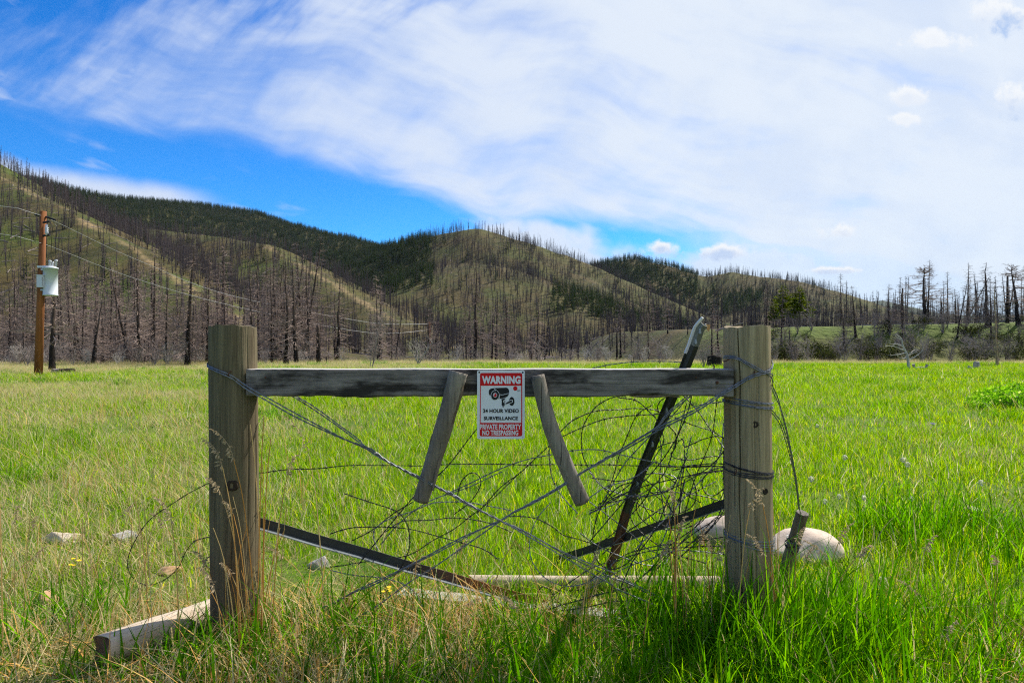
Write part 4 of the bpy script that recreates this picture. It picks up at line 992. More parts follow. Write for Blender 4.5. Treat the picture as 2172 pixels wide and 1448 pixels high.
TANGLE = [
 C5((1085,680),(1200,570),(1380,500),(1540,483),(1667,478))+C6((300,680),(430,690),(520,715),(700,780),(850,830),(950,892)),
 C5((0,1280),(200,1190),(420,1080),(720,960),(860,915),(1030,880),(1200,855),(1370,845),(1500,855),(1667,900))+C6((380,1045),(600,1080)),
 C5((310,1440),(520,1220),(700,1080),(860,925),(1000,800),(1100,725),(1300,630),(1500,570),(1667,548))+C6((300,730),(480,720),(560,722)),
 C5((1800,335),(1667,350),(1560,370),(1450,430),(1380,500),(1310,610),(1285,740),(1300,900),(1370,1050),(1450,1160),(1540,1260),(1640,1380)),
 [(760, 1195), (790, 1160), (868, 1065), (950, 985), (1010, 911), (1040, 880)],
 C5((985,800),(985,860),(990,960),(1010,1090),(1070,1230),(1150,1340),(1250,1448)),
 C5((130,1300),(140,1250),(170,1150),(240,1080),(300,1075),(345,1120),(340,1200),(250,1340),(100,1448)),
 C1((95,155),(280,210),(450,270),(520,340),(545,430),(540,530),(490,650),(440,720)),
 C1((0,430),(150,390),(300,375),(450,380),(600,400),(750,440),(900,490),(1060,540),(1150,600)),
 C1((330,540),(300,450),(310,390),(400,330),(560,280),(700,215),(850,205),(1000,215),(1150,240),(1250,265)),
 C1((380,420),(500,345),(700,330),(850,315),(1000,325),(1100,350),(1250,420)),
 C1((0,655),(200,620),(360,600),(560,560),(700,480),(840,400),(960,310),(1080,210),(1300,10)),
 C1((1210,310),(1400,320),(1520,370),(1600,430),(1700,460),(1800,490),(1939,540)),
 C1((0,670),(200,710),(400,740),(520,780),(600,860),(640,960),(640,1060)),
 C1((340,1050),(400,1020),(480,1000),(640,1012),(800,980),(930,950)),
 C1((1400,985),(1420,850),(1450,790),(1500,800),(1560,880),(1650,960)),
 C1((150,470),(300,390),(440,290),(570,205)),
 C1((350,500),(480,350),(620,240),(780,160),(1000,80),(1180,0)),
 C1((1420,972),(1650,900),(1939,820))+C7((250,750),(330,700),(600,450)),
 C1((1430,985),(1700,940),(1939,890))+C7((250,830),(600,795)),
 C1((1450,930),(1580,800),(1700,715),(1800,660),(1939,615))+C7((330,460),(600,402),(800,372),(1030,345)),
 C7((0,745),(200,620),(400,530),(620,450),(800,455),(1030,480)),
 C7((0,690),(150,560),(330,480),(600,430),(820,420),(1030,430)),
 C7((0,800),(200,755),(330,700),(480,580),(640,430),(820,300),(1020,180)),
 C6((715,585),(690,700),(620,860),(560,960),(490,1060),(380,1180),(200,1300),(0,1420)),
 C6((690,590),(550,760),(400,900),(250,1060),(130,1260),(40,1400)),
 C6((560,588),(490,640),(480,700),(520,770),(600,850),(600,950),(570,990),(600,1020),(700,1030),(850,1015),(945,1020)),
 C6((650,590),(760,700),(850,830),(950,965)),
 C6((440,650),(380,680),(320,740),(260,880),(210,1000),(170,1150),(120,1300),(110,1448)),
 C6((480,860),(500,930),(500,1050),(490,1200),(510,1330),(530,1448)),
 C6((600,940),(650,895),(665,1000),(660,1100),(640,1220),(630,1400)),
 C6((950,1090),(860,1110),(800,1160),(785,1210),(810,1270),(870,1290),(930,1250),(955,1225)),
 C6((945,1112),(700,1150),(660,1190),(640,1300),(620,1448)),
 C6((0,1120),(100,1230),(280,1280),(420,1280),(540,1250),(610,1180),(560,1140),(430,1130)),
 C6((10,1160),(200,1180),(330,1150),(450,1130),(560,1170),(680,1280),(780,1340)),
 C6((0,1400),(150,1330),(300,1290),(400,1250),(520,1130),(600,930),(680,640)),
 C6((360,1150),(500,1250),(580,1400),(600,1448)),
 C6((0,1300),(120,1220),(330,1150),(450,1060)),
 C6((200,600),(330,620),(420,700),(470,760),(520,900),(470,1000),(380,1120),(240,1240),(60,1340)),
 C7((0,380),(120,250),(280,60),(340,-40)), C7((0,440),(200,300),(400,80),(470,-20)), C7((0,170),(150,120),(350,30)), C7((560,290),(620,210),(700,0),(720,-60)),
 C7((100,480),(300,300),(560,120),(780,20),(950,-60)), C7((780,380),(860,300),(940,210),(1030,150)),
 C7((0,90),(160,200),(300,310),(420,420),(520,470)), C7((420,-20),(560,90),(640,170),(780,230)),
]
rt = random.Random(77)
for k in range(9):      # more loops of the same snarl, low between the sign and the right post
    cx_, cy_ = rt.uniform(1180, 1500), rt.uniform(960, 1190); rx, ry = rt.uniform(40, 150), rt.uniform(25, 90); a0 = rt.uniform(0, 6.28); sp = rt.uniform(2.5, 5.5); til = rt.uniform(-.7, .7)
    q = []
    for i in range(9):
        a_ = a0+sp*i/8; x_, y_ = rx*math.cos(a_)*(1+.04*i), ry*math.sin(a_)*(1+.04*i); q.append((min(1555, cx_+x_*math.cos(til)-y_*math.sin(til)), min(1270, cy_+x_*math.sin(til)+y_*math.cos(til))))
    TANGLE.append(q)
for k in range(9):
    x0_, y0_ = rt.uniform(1300, 1450), rt.uniform(1150, 1260); ang = rt.uniform(-1.5, -.7); L_ = rt.uniform(180, 380); TANGLE.append([(min(1535, x0_+L_*t*math.cos(ang)+rt.uniform(-6, 6)), y0_+L_*t*math.sin(ang)+12*math.sin(3*t)) for t in (0, .25, .5, .75, 1)])
for i, q in enumerate(TANGLE):
    y0 = 2.68+0.35*random.random(); y1 = 2.66+.45*random.random()
    if max(b for a, b in q) > 1240: y0 = min(y0, 2.95); y1 = min(y1, 2.85)
    mxp = sum(a for a, b in q)/len(q); myp = sum(b for a, b in q)/len(q)
    TLk = '%sbarbed wire strand tangled %s' % ('curling ' if math.dist(q[0], q[-1]) < 160 else '', ('left of the twist sticks' if mxp < 900 else 'below the sign' if mxp < 1130 else 'between right twist stick and steel post' if mxp < 1330 else 'between steel post and right post')+(', high up' if myp < 960 else ', low down' if myp > 1130 else ', halfway up'))
    wire('barbed_wire', q, [y0, (y0+y1)/2+random.uniform(-.06, .06), y1], TLk, 'wire', TG, m_='wire' if i % 4 == 1 else 'wire_dark', barbs=.12, wob=.0030, r=.0015, step=.011)

# ------------------------------------------------------------------ steel posts and bars
def extrude(path, prof, side, up_hint, mb=None, mi=0, scale=None):
    """sweep a closed profile (a, b) along a path; a along 'side', b along the third axis"""
    mb = mb or MB(); n_ = len(prof); vs, fs = [], []
    for i, p in enumerate(path):
        d = (path[min(i+1, len(path)-1)]-path[max(i-1, 0)]).normalized(); s = (side-d*side.dot(d)).normalized(); t = d.cross(s)
        k = scale[i] if scale else 1
        vs += [p+s*a*k+t*b*k for a, b in prof]
    for i in range(len(path)-1):
        for k in range(n_): fs.append((i*n_+k, i*n_+(k+1) % n_, (i+1)*n_+(k+1) % n_, (i+1)*n_+k))
    fs.append(tuple(range(n_-1, -1, -1))); fs.append(tuple((len(path)-1)*n_+k for k in range(n_)))
    mb.add(vs, fs, mi); return mb
def fix_normals(o):
    bm = bmesh.new(); bm.from_mesh(o.data); bmesh.ops.recalc_face_normals(bm, faces=bm.faces); bm.to_mesh(o.data); bm.free(); return o
HAT = [(-.026, .010), (-.017, .010), (-.012, -.010), (.012, -.010), (.017, .010), (.026, .010), (.026, .0135), (.014, .0135), (.009, -.0065), (-.009, -.0065), (-.014, .0135), (-.026, .0135)]
TP = to3d([(1276, 1224)], [3.34])[0]; TP.z = hz(TP.x, TP.y)-.12
tpost = empty('steel_fence_post', TP)
tag(tpost, 'dark green channel steel post with white bent tip, leaning behind the rail', 'post')
mid_pts = [TP, P(1332, 1085, 3.16), P(1371, 982, 3.02), P(1429, 842, 2.86), P(1455, 782, 2.80), P(1474, 733, 2.765)]
low = [p-TP for p in smooth_path([mid_pts[0], mid_pts[1]], .06)]; mid = [p-TP for p in smooth_path(mid_pts[1:], .05)]
tip = [p-TP for p in smooth_path([mid_pts[-1], P(1481, 712, 2.755), P(1486, 698, 2.745), P(1494, 688, 2.735)], .012)]
side = Vector((.92, .38, 0)).normalized()
M['steel_tip'] = plain('steel_worn_tip', (0.16, 0.17, 0.14), 0.5, 0.2, 0.5, 25); M['straw_rust'] = plain('rust_orange', (0.45, 0.25, 0.08), 0.7, 0, 0.3, 30)
M['steel_rusty'] = plain('steel_rusty_foot', (0.12, 0.060, 0.032), 0.75, 0.2, 0.5, 18)
fix_normals(extrude(low, HAT, side, None).build('rusty_foot', M['steel_rusty'], tpost)); fix_normals(extrude(mid, HAT, side, None).build('channel', M['steel_green'], tpost))
fix_normals(extrude(tip, HAT, side, None).build('bent_tip', M['steel_tip'], tpost))
FL = [(-.0275, .0085), (-.0165, .0085), (-.0165, .0150), (-.0275, .0150)]; FL2 = [(-.0170, .0128), (-.0120, -.0115), (-.0105, -.0110), (-.0155, .0150)]
ext = [p-TP for p in smooth_path([P(1466, 753, 2.777), mid_pts[-1]], .012)][:-1]+tip+[tip[-1]+(tip[-1]-tip[-2])*1.6]
fix_normals(extrude(ext, FL, side, None).build('white_flange', M['steel_white'], tpost))
c = tip[-1]; mb = MB(); mb.add([c+side*.008, c+side*.030, c+side*.022+Vector((0, -.004, -.03)), c+side*.012+Vector((0, -.006, -.022))], [(0, 1, 2, 3)]); mb.add([c+side*.008+Vector((0, .002, 0)), c+side*.030+Vector((0, .002, 0)), c+side*.022+Vector((0, -.002, -.03)), c+side*.012+Vector((0, -.004, -.022))], [(3, 2, 1, 0)]); mb.build('torn_corner', M['straw_rust'], tpost)
dch = (mid_pts[-1]-mid_pts[0]).normalized()
for a, b, y in ((1484, 706, 2.735), (1475, 728, 2.748), (1447, 795, 2.80), (1414, 873, 2.88), (1384, 945, 2.955), (1352, 1030, 3.06)):
    c = P(a, b, y)-TP; mb = MB(); mb.tube([c+Vector((0,.012,-.004)), c+Vector((0,-.006,.0)), c+Vector((0,-.006,.016)), c+Vector((0,.008,.022))], [.006, .005, .004, .003], 6); mb.build('lug', M['steel_grey'], tpost)
LAN = [(0, 0), (.050, 0), (.050, .004), (.004, .004), (.004, .042), (0, .042)]
def bar(pa, pb, label, material, flip=1):
    a = pa.copy(); d = (pb-pa); L_ = d.length; o = empty('angle_iron_bar', a); tag(o, label, 'bar')
    q = d.to_track_quat('X', 'Z'); o.rotation_euler = q.to_euler()
    mb = MB(); K = 24
    # standing web behind and a flange turned towards the viewer at the bottom
    prof_w = [(0, -.004), (.003, -.004), (.003, .031), (0, .031)]; prof_f = [(-.034, -.0075), (0.0028, -.0075), (0.0028, -.0042), (-.034, -.0042)]
    for nm, prof, mm in (('web', prof_w, material), ('flange', prof_f, M['steel_grey'])):
        mb = MB(); vs, fs = [], []
        for i in range(K+1):
            x_ = L_*i/K; vs += [(x_, yy_*flip, zz_+.001*math.sin(i*.9)) for yy_, zz_ in prof]
        for i in range(K):
            for k in range(4): fs.append((i*4+k, i*4+(k+1) % 4, (i+1)*4+(k+1) % 4, (i+1)*4+k))
        fs.append((3, 2, 1, 0)); fs.append(tuple(K*4+k for k in range(4))); mb.add(vs, fs)
        fix_normals(mb.build(nm, mm, o))
    return o
g = to3d([(1155, 1282)], [3.0])[0]; g.z = hz(g.x, g.y)+.0
bar(P(535, 1110, 2.76), g, 'dark steel angle bar sloping from the left post to the ground, its low end rusty', M['bar'])
g = to3d([(1178, 1192)], [3.55])[0]; g.z = hz(g.x, g.y)+.01
bar(g, P(1548, 1072, 2.78), 'steel angle bar sloping up from the grass to the right post', M['steel_green'])

# ------------------------------------------------------------------ logs, plank, stake
def log(name, pa, pb, r, label, mat_side, mat_end, seed, cat='log', nseg=30, n=20):
    rnd = random.Random(seed); o = empty(name, pa); tag(o, label, cat); d = pb-pa; L_ = d.length; o.rotation_euler = d.to_track_quat('X', 'Z').to_euler()
    vs, fs = [], []; ph = [rnd.uniform(0, 6) for _ in range(4)]
    for i in range(nseg+1):
        t = i/nseg
        for k in range(n):
            a = 6.283*k/n; rr = r*(1+.04*math.sin(2*a+ph[0])+.025*math.sin(3*a+ph[1]+5*t)+.02*math.sin(11*t+ph[2]))*(1-.08*t)
            vs.append((L_*t+(0.012*math.sin(3*a+ph[3]) if i in (0, nseg) else 0), rr*math.cos(a), rr*math.sin(a)))
    for i in range(nseg):
        for k in range(n): fs.append((i*n+k, i*n+(k+1) % n, (i+1)*n+(k+1) % n, (i+1)*n+k))
    mb = MB(); mb.add(vs, fs); fix_normals(mb.build('trunk', mat_side, o, True))
    for j, i in enumerate((0, nseg)):
        mb = MB(); ring = [vs[i*n+k] for k in range(n)]; c_ = (L_*(i/nseg)+(.006 if i == 0 else -.006), 0, 0)
        mb.add(ring+[c_], [(k, (k+1) % n, n) for k in range(n)]); fix_normals(mb.build('cut_end', mat_end, o))
    return o
g0 = to3d([(216, 1412)], [2.42])[0]; g0.z = hz(g0.x, g0.y)+.058; g1 = to3d([(520, 1296)], [2.93])[0]; g1.z = hz(g1.x, g1.y)+.052
log('fallen_log', g0, g1, .064, 'pale peeled log lying in the grass behind the left post', M['log'], M['log_end'], 1)
g0 = P(1000, 1232, 3.2); g0.z = hz(g0.x, 3.2)+.028; g1 = P(1530, 1230, 3.18); g1.z = hz(g1.x, 3.18)+.032
log('lying_pole', g0, g1, .032, 'pale wooden pole lying in the grass under the wires between the posts', M['log'], M['log_end'], 2)
g0 = P(850, 1250, 3.12); g0.z = hz(g0.x, 3.12)+.004; g1 = P(1340, 1318, 2.80); g1.z = hz(g1.x, 2.8)+.012
pl = empty('plank', g0); tag(pl, 'silvery weathered plank half buried in the grass between the posts', 'plank'); d = g1-g0; pl.rotation_euler = d.to_track_quat('X', 'Z').to_euler()
mb = MB(); vs, fs = [], []
for i in range(25):
    t = i/24; b = .003*math.sin(9*t)
    vs += [(d.length*t, -.045+b, -.012), (d.length*t, .045+b, -.012), (d.length*t, .045+b, .012+.002*math.sin(31*t)), (d.length*t, 0, .013), (d.length*t, -.045+b, .012+.002*math.sin(23*t))]
for i in range(24):
    for k in range(5): fs.append((i*5+k, i*5+(k+1) % 5, (i+1)*5+(k+1) % 5, (i+1)*5+k))
fs.append((4, 3, 2, 1, 0)); fs.append(tuple(120+k for k in range(5))); mb.add(vs, fs); fix_normals(mb.build('board', M['plank'], pl))
st0 = to3d([(1652, 1214)], [3.3])[0]; st0.z = hz(st0.x, st0.y)-.05
st1 = P(1702, 1088, 3.18)
stake = empty('stake', st0); tag(stake, 'short leaning wooden stake in front of the big boulder', 'stake')
mb = MB(); pp = smooth_path([st0-st0, (st1-st0)*.5, st1-st0], .015); mb.tube(pp, [.029]*len(pp), 16)
rnd = random.Random(9); K = len(pp)
for i, v in enumerate(mb.v):
    c_ = pp[min(i//16, K-1)]; mb.v[i] = tuple(c_+(Vector(v)-c_)*(1+.04*math.sin((i % 16)*.8)+.02*rnd.uniform(-1, 1)))
mb.build('shaft', M['bark'], stake)
dax = (st1-st0).normalized(); mb = MB(); mb.lathe([(.0275, 0), (.027, .003), (.012, .0035), (.004, .002)], 16, st1-st0, dax); mb.build('cut_end', M['stick'], stake)
coil = empty('wire_coil', st0+(st1-st0)*.62); tag(coil, 'rusty wire coil wound round the short wooden stake', 'wire')
mb = MB()
for k in range(6):
    c_ = (st1-st0)*(.012*k-.03); a_ = Vector((1, 0, -.35)).normalized(); b_ = dax.cross(a_).normalized(); a_ = b_.cross(dax)
    path = [c_+(a_*math.cos(t)+b_*math.sin(t))*(.033+.004*math.sin(3*t+k))+dax*.016*math.sin(t+k) for t in np.linspace(0, 6.2832, 33)]
    strand_mesh(path, .0013, .04, None).build('loop', M['wire'] if k % 2 else M['wire_dark'], coil)

# ------------------------------------------------------------------ stones
def rock(px0, px1, pyt, pyb, y, label, m_, seed, deep=0.8, smooth_=True, flat=0.0):
    w = (px1-px0)/F*y; h = (pyb-pyt)/F*y; x = ((px0+px1)/2-1086)/F*y; g_ = hz(x, y)
    rnd = random.Random(seed); bm = bmesh.new(); bmesh.ops.create_icosphere(bm, subdivisions=4, radius=1)
    ph = [Vector((rnd.uniform(-1, 1), rnd.uniform(-1, 1), rnd.uniform(-1, 1))).normalized() for _ in range(9 if smooth_ else 16)]; dd = [rnd.uniform(.62, .92) if smooth_ else rnd.uniform(.42, .85) for _ in ph]
    for v in bm.verts:
        p = v.co.copy()
        for q, k in zip(ph, dd):
            e = p.dot(q)-k
            if e > 0: p -= q*e*(.75 if smooth_ else .95)
        n_ = math.sin(p.x*3.1+seed)*math.sin(p.y*2.7+1)*math.sin(p.z*3.3)*.05
        p *= 1+n_+rnd.uniform(-.006, .006)*(1 if smooth_ else 4)
        zz = p.z*(.86+.22*p.x) if smooth_ else p.z
        v.co = Vector((p.x*w/2, p.y*w/2*deep, zz*h*.72+h*.28))
    me = bpy.data.meshes.new('rock'); bm.to_mesh(me); bm.free(); me.materials.append(M[m_])
    me.polygons.foreach_set('use_smooth', [True]*len(me.polygons))
    o = link(bpy.data.objects.new('boulder' if w > .28 else 'stone', me)); o.location = (x, y, g_-h*(.04 if smooth_ else .14)); o.rotation_euler = (0, 0, rnd.uniform(-.3, .3)); return tag(o, label, 'stone')
rock(1606, 1784, 1084, 1150, 3.72, 'big smooth buff boulder right of the right post', 'boulder', 14, .75)
rock(1468, 1580, 1080, 1150, 3.95, 'buff boulder half hidden behind the right post', 'boulder', 4, .8)
rock(84, 192, 1114, 1150, 3.98, 'low pale tan stone in the grass at the far left', 'stone_tan', 6, .7, False)
rock(232, 292, 1116, 1150, 3.98, 'rough grey stone in the grass left of the wire loop', 'stone_grey', 7, .8, False)
rock(328, 388, 1184, 1212, 3.42, 'small orange stone inside the big wire loop', 'stone_rust', 8, .8, False)
rock(72, 130, 1254, 1286, 3.02, 'small orange stone at the lower left edge', 'stone_rust', 9, .8, False)
rock(652, 708, 1168, 1200, 3.5, 'small pale grey stone under the sloping steel bar', 'stone_grey', 10, .8, False)
rock(2026, 2092, 1068, 1090, 4.65, 'flat tan stone in the grass at the right', 'stone_tan', 12, .6, False)

# ------------------------------------------------------------------ utility pole and lines
YU = 32.0
ux, utx = P(81, 0, YU).x, P(92, 0, YU).x; uz0 = hz(ux, YU); uz1 = P(0, 448, YU).z
pole = empty('utility_pole', (ux, YU, uz0)); tag(pole, 'orange brown wooden utility pole with a grey transformer at the far left', 'utility pole')
mb = MB(); mb.tube([(0, 0, -.3), ((utx-ux)*.5, 0, (uz1-uz0)*.5), (utx-ux, 0, uz1-uz0)], [.185, .16, .13], 16); mb.build('shaft', M['pole'], pole, True)
def UP(a, b, dy=0.0): return P(a, b, YU+dy)-pole.location
mb = MB(); b0 = UP(107, 627, -.02); h_ = (627-568)/F*YU; mb.lathe([(.30, 0), (.315, .02), (.315, .05), (.30, .06), (.30, h_-.05), (.33, h_-.05), (.33, h_), (.18, h_+.07), (.02, h_+.09)], 24, b0); tank = mb.build('transformer', M['tank'], pole, True)
tank.data.polygons.foreach_set('use_smooth', [len(p.vertices) == 4 for p in tank.data.polygons])
for a, b0y, b1y, w in ((105, 568, 553, .06), (111, 568, 556, .05), (118, 568, 552, .06)):
    q = UP(a, b0y, -.1+.05*(a-105)); e = UP(a+1, b1y, -.1+.05*(a-105)); mb = MB(); L_ = (e-q).length
    mb.lathe([(w*.9, -.05), (w*.7, L_*.3), (w*1.1, L_*.32), (w*.7, L_*.5), (w*1.1, L_*.52), (w*.6, L_*.8), (w*1.2, L_*.85), (w*1.0, L_*1.05), (w*.2, L_*1.1)], 10, q, (e-q).normalized()); mb.build('bushing', M['porcelain'], tank, True)
for b in (572, 615):
    mb = MB(); q = UP(92, b, -.02); mb.box((q.x-.12, q.y-.12, q.z-.04), (q.x+.18, q.y+.12, q.z+.04)); mb.build('bracket', M['tank'], pole)
mb = MB(); q = UP(84, 566, -.1); mb.box((q.x-.05, q.y-.1, q.z-.05), (q.x+.35, q.y+.02, q.z+.05)); mb.build('bracket', M['tank'], pole)
mb = MB(); q0, q1 = UP(77.5, 609, -.45), UP(96.5, 585, -.2); mb.box((q0.x, -.45, q0.z), (q1.x, -.2, q1.z)); bxm = mb.build('meter_box', M['tank'], pole)
mb = MB(); mb.box((q0.x-.02, -.47, q1.z+.001), (q1.x+.02, -.18, q1.z+.03)); mb.build('lid', M['tank'], bxm)
mb = MB(); q = UP(89, 597, -.47); mb.box((q.x-.004, -.456, q.z-.2), (q.x+.01, -.4505, q.z+.22)); mb.build('latch', M['black_rubber'], bxm)
q = UP(99, 499, -.2); mb = MB(); mb.lathe([(.05, 0), (.05, .08), (.09, .1), (.05, .13), (.09, .17), (.05, .20), (.09, .26), (.05, .29), (.09, .35), (.05, .38), (.05, .5)], 12, q); mb.build('insulator', M['porcelain'], pole, True)
for b in (471, 499):
    mb = MB(); a1, a2 = UP(92, b+1, -.1), UP(106, b-1, -.2); mb.tube([a1, a2], .05, 8); mb.build('fuse_arm', M['black_rubber'], pole)
mb = MB(); mb.tube([UP(106, 470, -.2), UP(112, 482, -.2), UP(110, 500, -.2), UP(108, 540, -.1), UP(112, 556, -.1)], .012, 5); mb.build('jumper_wire', M['black_rubber'], pole)
mb = MB(); mb.tube([UP(119, 474, 0), UP(113, 470, 0), UP(120, 480, 0), UP(118, 510, 0), UP(119, 553, -.1)], .012, 5); mb.build('jumper_wire', M['black_rubber'], pole)
for a0, b0_, a1, b1 in ((74, 455, 86, 458), (97, 460, 118, 467)):
    mb = MB(); q = UP(a0, b0_); e = UP(a1, b1); mb.tube([q, e], .045, 8); mb.build('strain_insulator', M['black_rubber'], pole)
Y2 = 160.0
x2 = P(911, 0, Y2).x; z2 = hz(x2, Y2)
p2 = empty('utility_pole', (x2, Y2, z2)); tag(p2, 'small distant utility pole at the foot of the hills left of the sign', 'utility pole')
mb = MB(); mb.tube([(0, 0, -.5), (0, 0, P(0, 682, Y2).z-z2)], [.22, .17], 8); mb.build('shaft', M['pole'], p2)
mb = MB(); mb.box((-.6, -.08, P(0, 688, Y2).z-z2), (.6, -.18, P(0, 687, Y2).z-z2)); mb.build('crossarm', M['pole'], p2)
def line(pts, label):
    q = smooth_path(pts, 1.5); b = q[0].copy(); mb = MB(); mb.tube([p-b for p in q], [max(.009, .00026*p.y) for p in q], 5); o = mb.build('power_line', M['power']); o.location = b; return tag(o, label, 'power line', 'power lines at the left')
line([P(-500, 320, 20), P(-200, 392, 26), P(0, 437, 30), P(92, 459, 32), P(300, 555, 45), P(500, 629, 66), P(724, 674, 110), P(820, 687, 135), P(911, 687, 160)], 'upper power line running off the transformer pole')
line([P(-500, 392, 20), P(-200, 452, 26), P(0, 496, 30), P(92, 517, 32), P(300, 595, 45), P(500, 650, 66), P(724, 697, 110), P(820, 707, 135), P(911, 700, 160)], 'lower power line running off the transformer pole')

# ------------------------------------------------------------------ shrubs, stumps, small trees beyond the meadow
def bare_shrub_mesh(seed, H, W_, stems, m_, n_sub=9):
    rnd = random.Random(seed); mb = MB()
    for s in range(stems):
        a = rnd.uniform(0, 6.28); e = rnd.uniform(.1, .75)*W_/H
        d = Vector((math.cos(a)*e, math.sin(a)*e, 1)); L_ = H*rnd.uniform(.65, 1.0)
        p = Vector((rnd.uniform(-.05, .05), rnd.uniform(-.05, .05), -.05)); q = p
        pts = [p]; dd = d.normalized()
        for k in range(6):
            dd = (dd+Vector((rnd.uniform(-.14, .14), rnd.uniform(-.14, .14), rnd.uniform(-.03, .1)))).normalized(); pts.append(pts[-1]+dd*L_/6)
        mb.tube(pts, [.028*(1-.85*k/6) for k in range(7)], 4, False)
        for k in range(n_sub):
            t = rnd.uniform(.18, .98)*6; i = min(int(t), 5); q = pts[i].lerp(pts[i+1], t-i)
            b = rnd.uniform(0, 6.28); branch(mb, q, (math.cos(b), math.sin(b), rnd.uniform(.1, 1.1)), L_*rnd.uniform(.18, .42), .011, rnd, -.05, .3, 3, 4, 5, .1)
    return mb.mesh('bare_shrub', M[m_])
SHR = [bare_shrub_mesh(700+i, 2.2, 1.6, 7, 'shrub_twig') for i in range(4)]
SHRW = [bare_shrub_mesh(720+i, 1.8, 1.7, 8, 'white_wood', 7) for i in range(2)]
TWG = bare_shrub_mesh(740, 3.6, 1.3, 4, 'shrub_twig', 22)
def leafy_mesh(seed, H, W_, n_, m_='shrub_leaf', leaf=.09):
    rnd = random.Random(seed); mb = MB(); tint = []; lobes = [(rnd.uniform(-.5, .5)*W_, rnd.uniform(-.5, .5)*W_, rnd.uniform(.35, .8)*H, rnd.uniform(.3, .5)*W_) for _ in range(7)]
    for k in range(n_):
        lx, ly, lz, lr = rnd.choice(lobes); v = Vector((rnd.gauss(0, 1), rnd.gauss(0, 1), rnd.gauss(0, 1))).normalized()*lr*rnd.uniform(.5, 1.05)
        c_ = Vector((lx, ly, lz))+Vector((v.x, v.y, v.z*.8))
        if c_.z < .05: c_.z = rnd.uniform(.05, .3)
        a = Vector((rnd.gauss(0, 1), rnd.gauss(0, 1), rnd.gauss(0, 1))).normalized(); b = a.cross(Vector((rnd.gauss(0, 1), rnd.gauss(0, 1), rnd.gauss(0, 1)))).normalized(); s = leaf*rnd.uniform(.6, 1.4)
        mb.add([c_-a*s, c_+b*s*.5, c_+a*s, c_-b*s*.5], [(0, 1, 2, 3)]); tint += [min(1, max(0, rnd.gauss(.45, .25)))]*4
    mb.att['tint'] = tint
    return mb.mesh('leaves', M[m_])
LEAFY = [(bare_shrub_mesh(760+i, 1.6, 1.6, 6, 'twig', 4), leafy_mesh(780+i, 1.7, 1.7, 420)) for i in range(4)]
def put(name, me, x, y, s, label, cat, group=None, sz=None, z=None):
    o = link(bpy.data.objects.new(name, me)); o.location = (x, y, hz(x, y) if z is None else z); o.rotation_euler = (0, 0, random.uniform(0, 6.28)); o.scale = (s, s, sz or s)
    return tag(o, label, cat, group)
y = 43.0; put('bare_shrub', TWG, P(788, 0, y).x, y, 1.0, 'tall twiggy grey sapling rising behind the left half of the rail', 'shrub')
y = 55.0; put('bare_shrub', SHRW[0], P(888, 0, y).x, y, 1.35, 'wide pale bare shrub behind the rail left of the left twist stick', 'shrub', None, 1.45)
y = 46.0; put('bare_shrub', TWG, P(1462, 0, y).x, y, 1.05, 'tall twiggy grey sapling behind the leaning steel post', 'shrub')
y = 45.0; put('bare_shrub', SHR[1], P(1492, 0, y).x, y, .9, 'low bare shrub between the leaning steel post and the right post', 'shrub')
random.seed(21)
for k in range(64):
    a = random.uniform(640, 1560); y = random.uniform(62, 78); s = random.uniform(.6, 1.15)
    put('bare_shrub', (SHRW if random.random() < .35 else SHR)[k % 2], P(a, 0, y).x, y, s*1.2, 'bare shrub along the far meadow edge, '+area(a), 'shrub', 'bare shrubs along the far edge')
for k in range(60):
    a = random.uniform(-40, 640); y = random.uniform(59, 72); s = random.uniform(.6, 1.1)
    put('bare_shrub', (SHRW if random.random() < .4 else SHR)[k % 2], P(a, 0, y).x, y, s*1.2, 'bare shrub at the left grove foot, '+area(a), 'shrub', 'bare shrubs under the left grove')
for k in range(64):
    a = random.uniform(1545, 2200); y = random.uniform(62.5, 72 if k % 3 else 78); s = random.uniform(.45, 1.2)
    me = LEAFY[k % 4]; x = P(a, 0, y).x
    root = empty('leafy_shrub', (x, y, hz(x, y))); root.scale = (s, s, s*random.uniform(.8, 1.05)); root.rotation_euler = (0, 0, random.uniform(0, 6))
    link(bpy.data.objects.new('stems', me[0]), root); link(bpy.data.objects.new('leaves', me[1]), root)
    tag(root, '%s dark leafy shrub on the bank, %s' % ('small' if s < .75 else ('large' if s > 1.0 else 'middling'), area(a)), 'shrub', 'leafy shrubs on the bank')
for k in range(60):
    a = random.uniform(1545, 2200); y = random.uniform(61.5, 76); s = random.uniform(.7, 1.5)
    put('bare_shrub', SHR[k % 4], P(a, 0, y).x, y, s, 'bare grey shrub on the bank, '+area(a), 'shrub', 'bare shrubs on the bank')
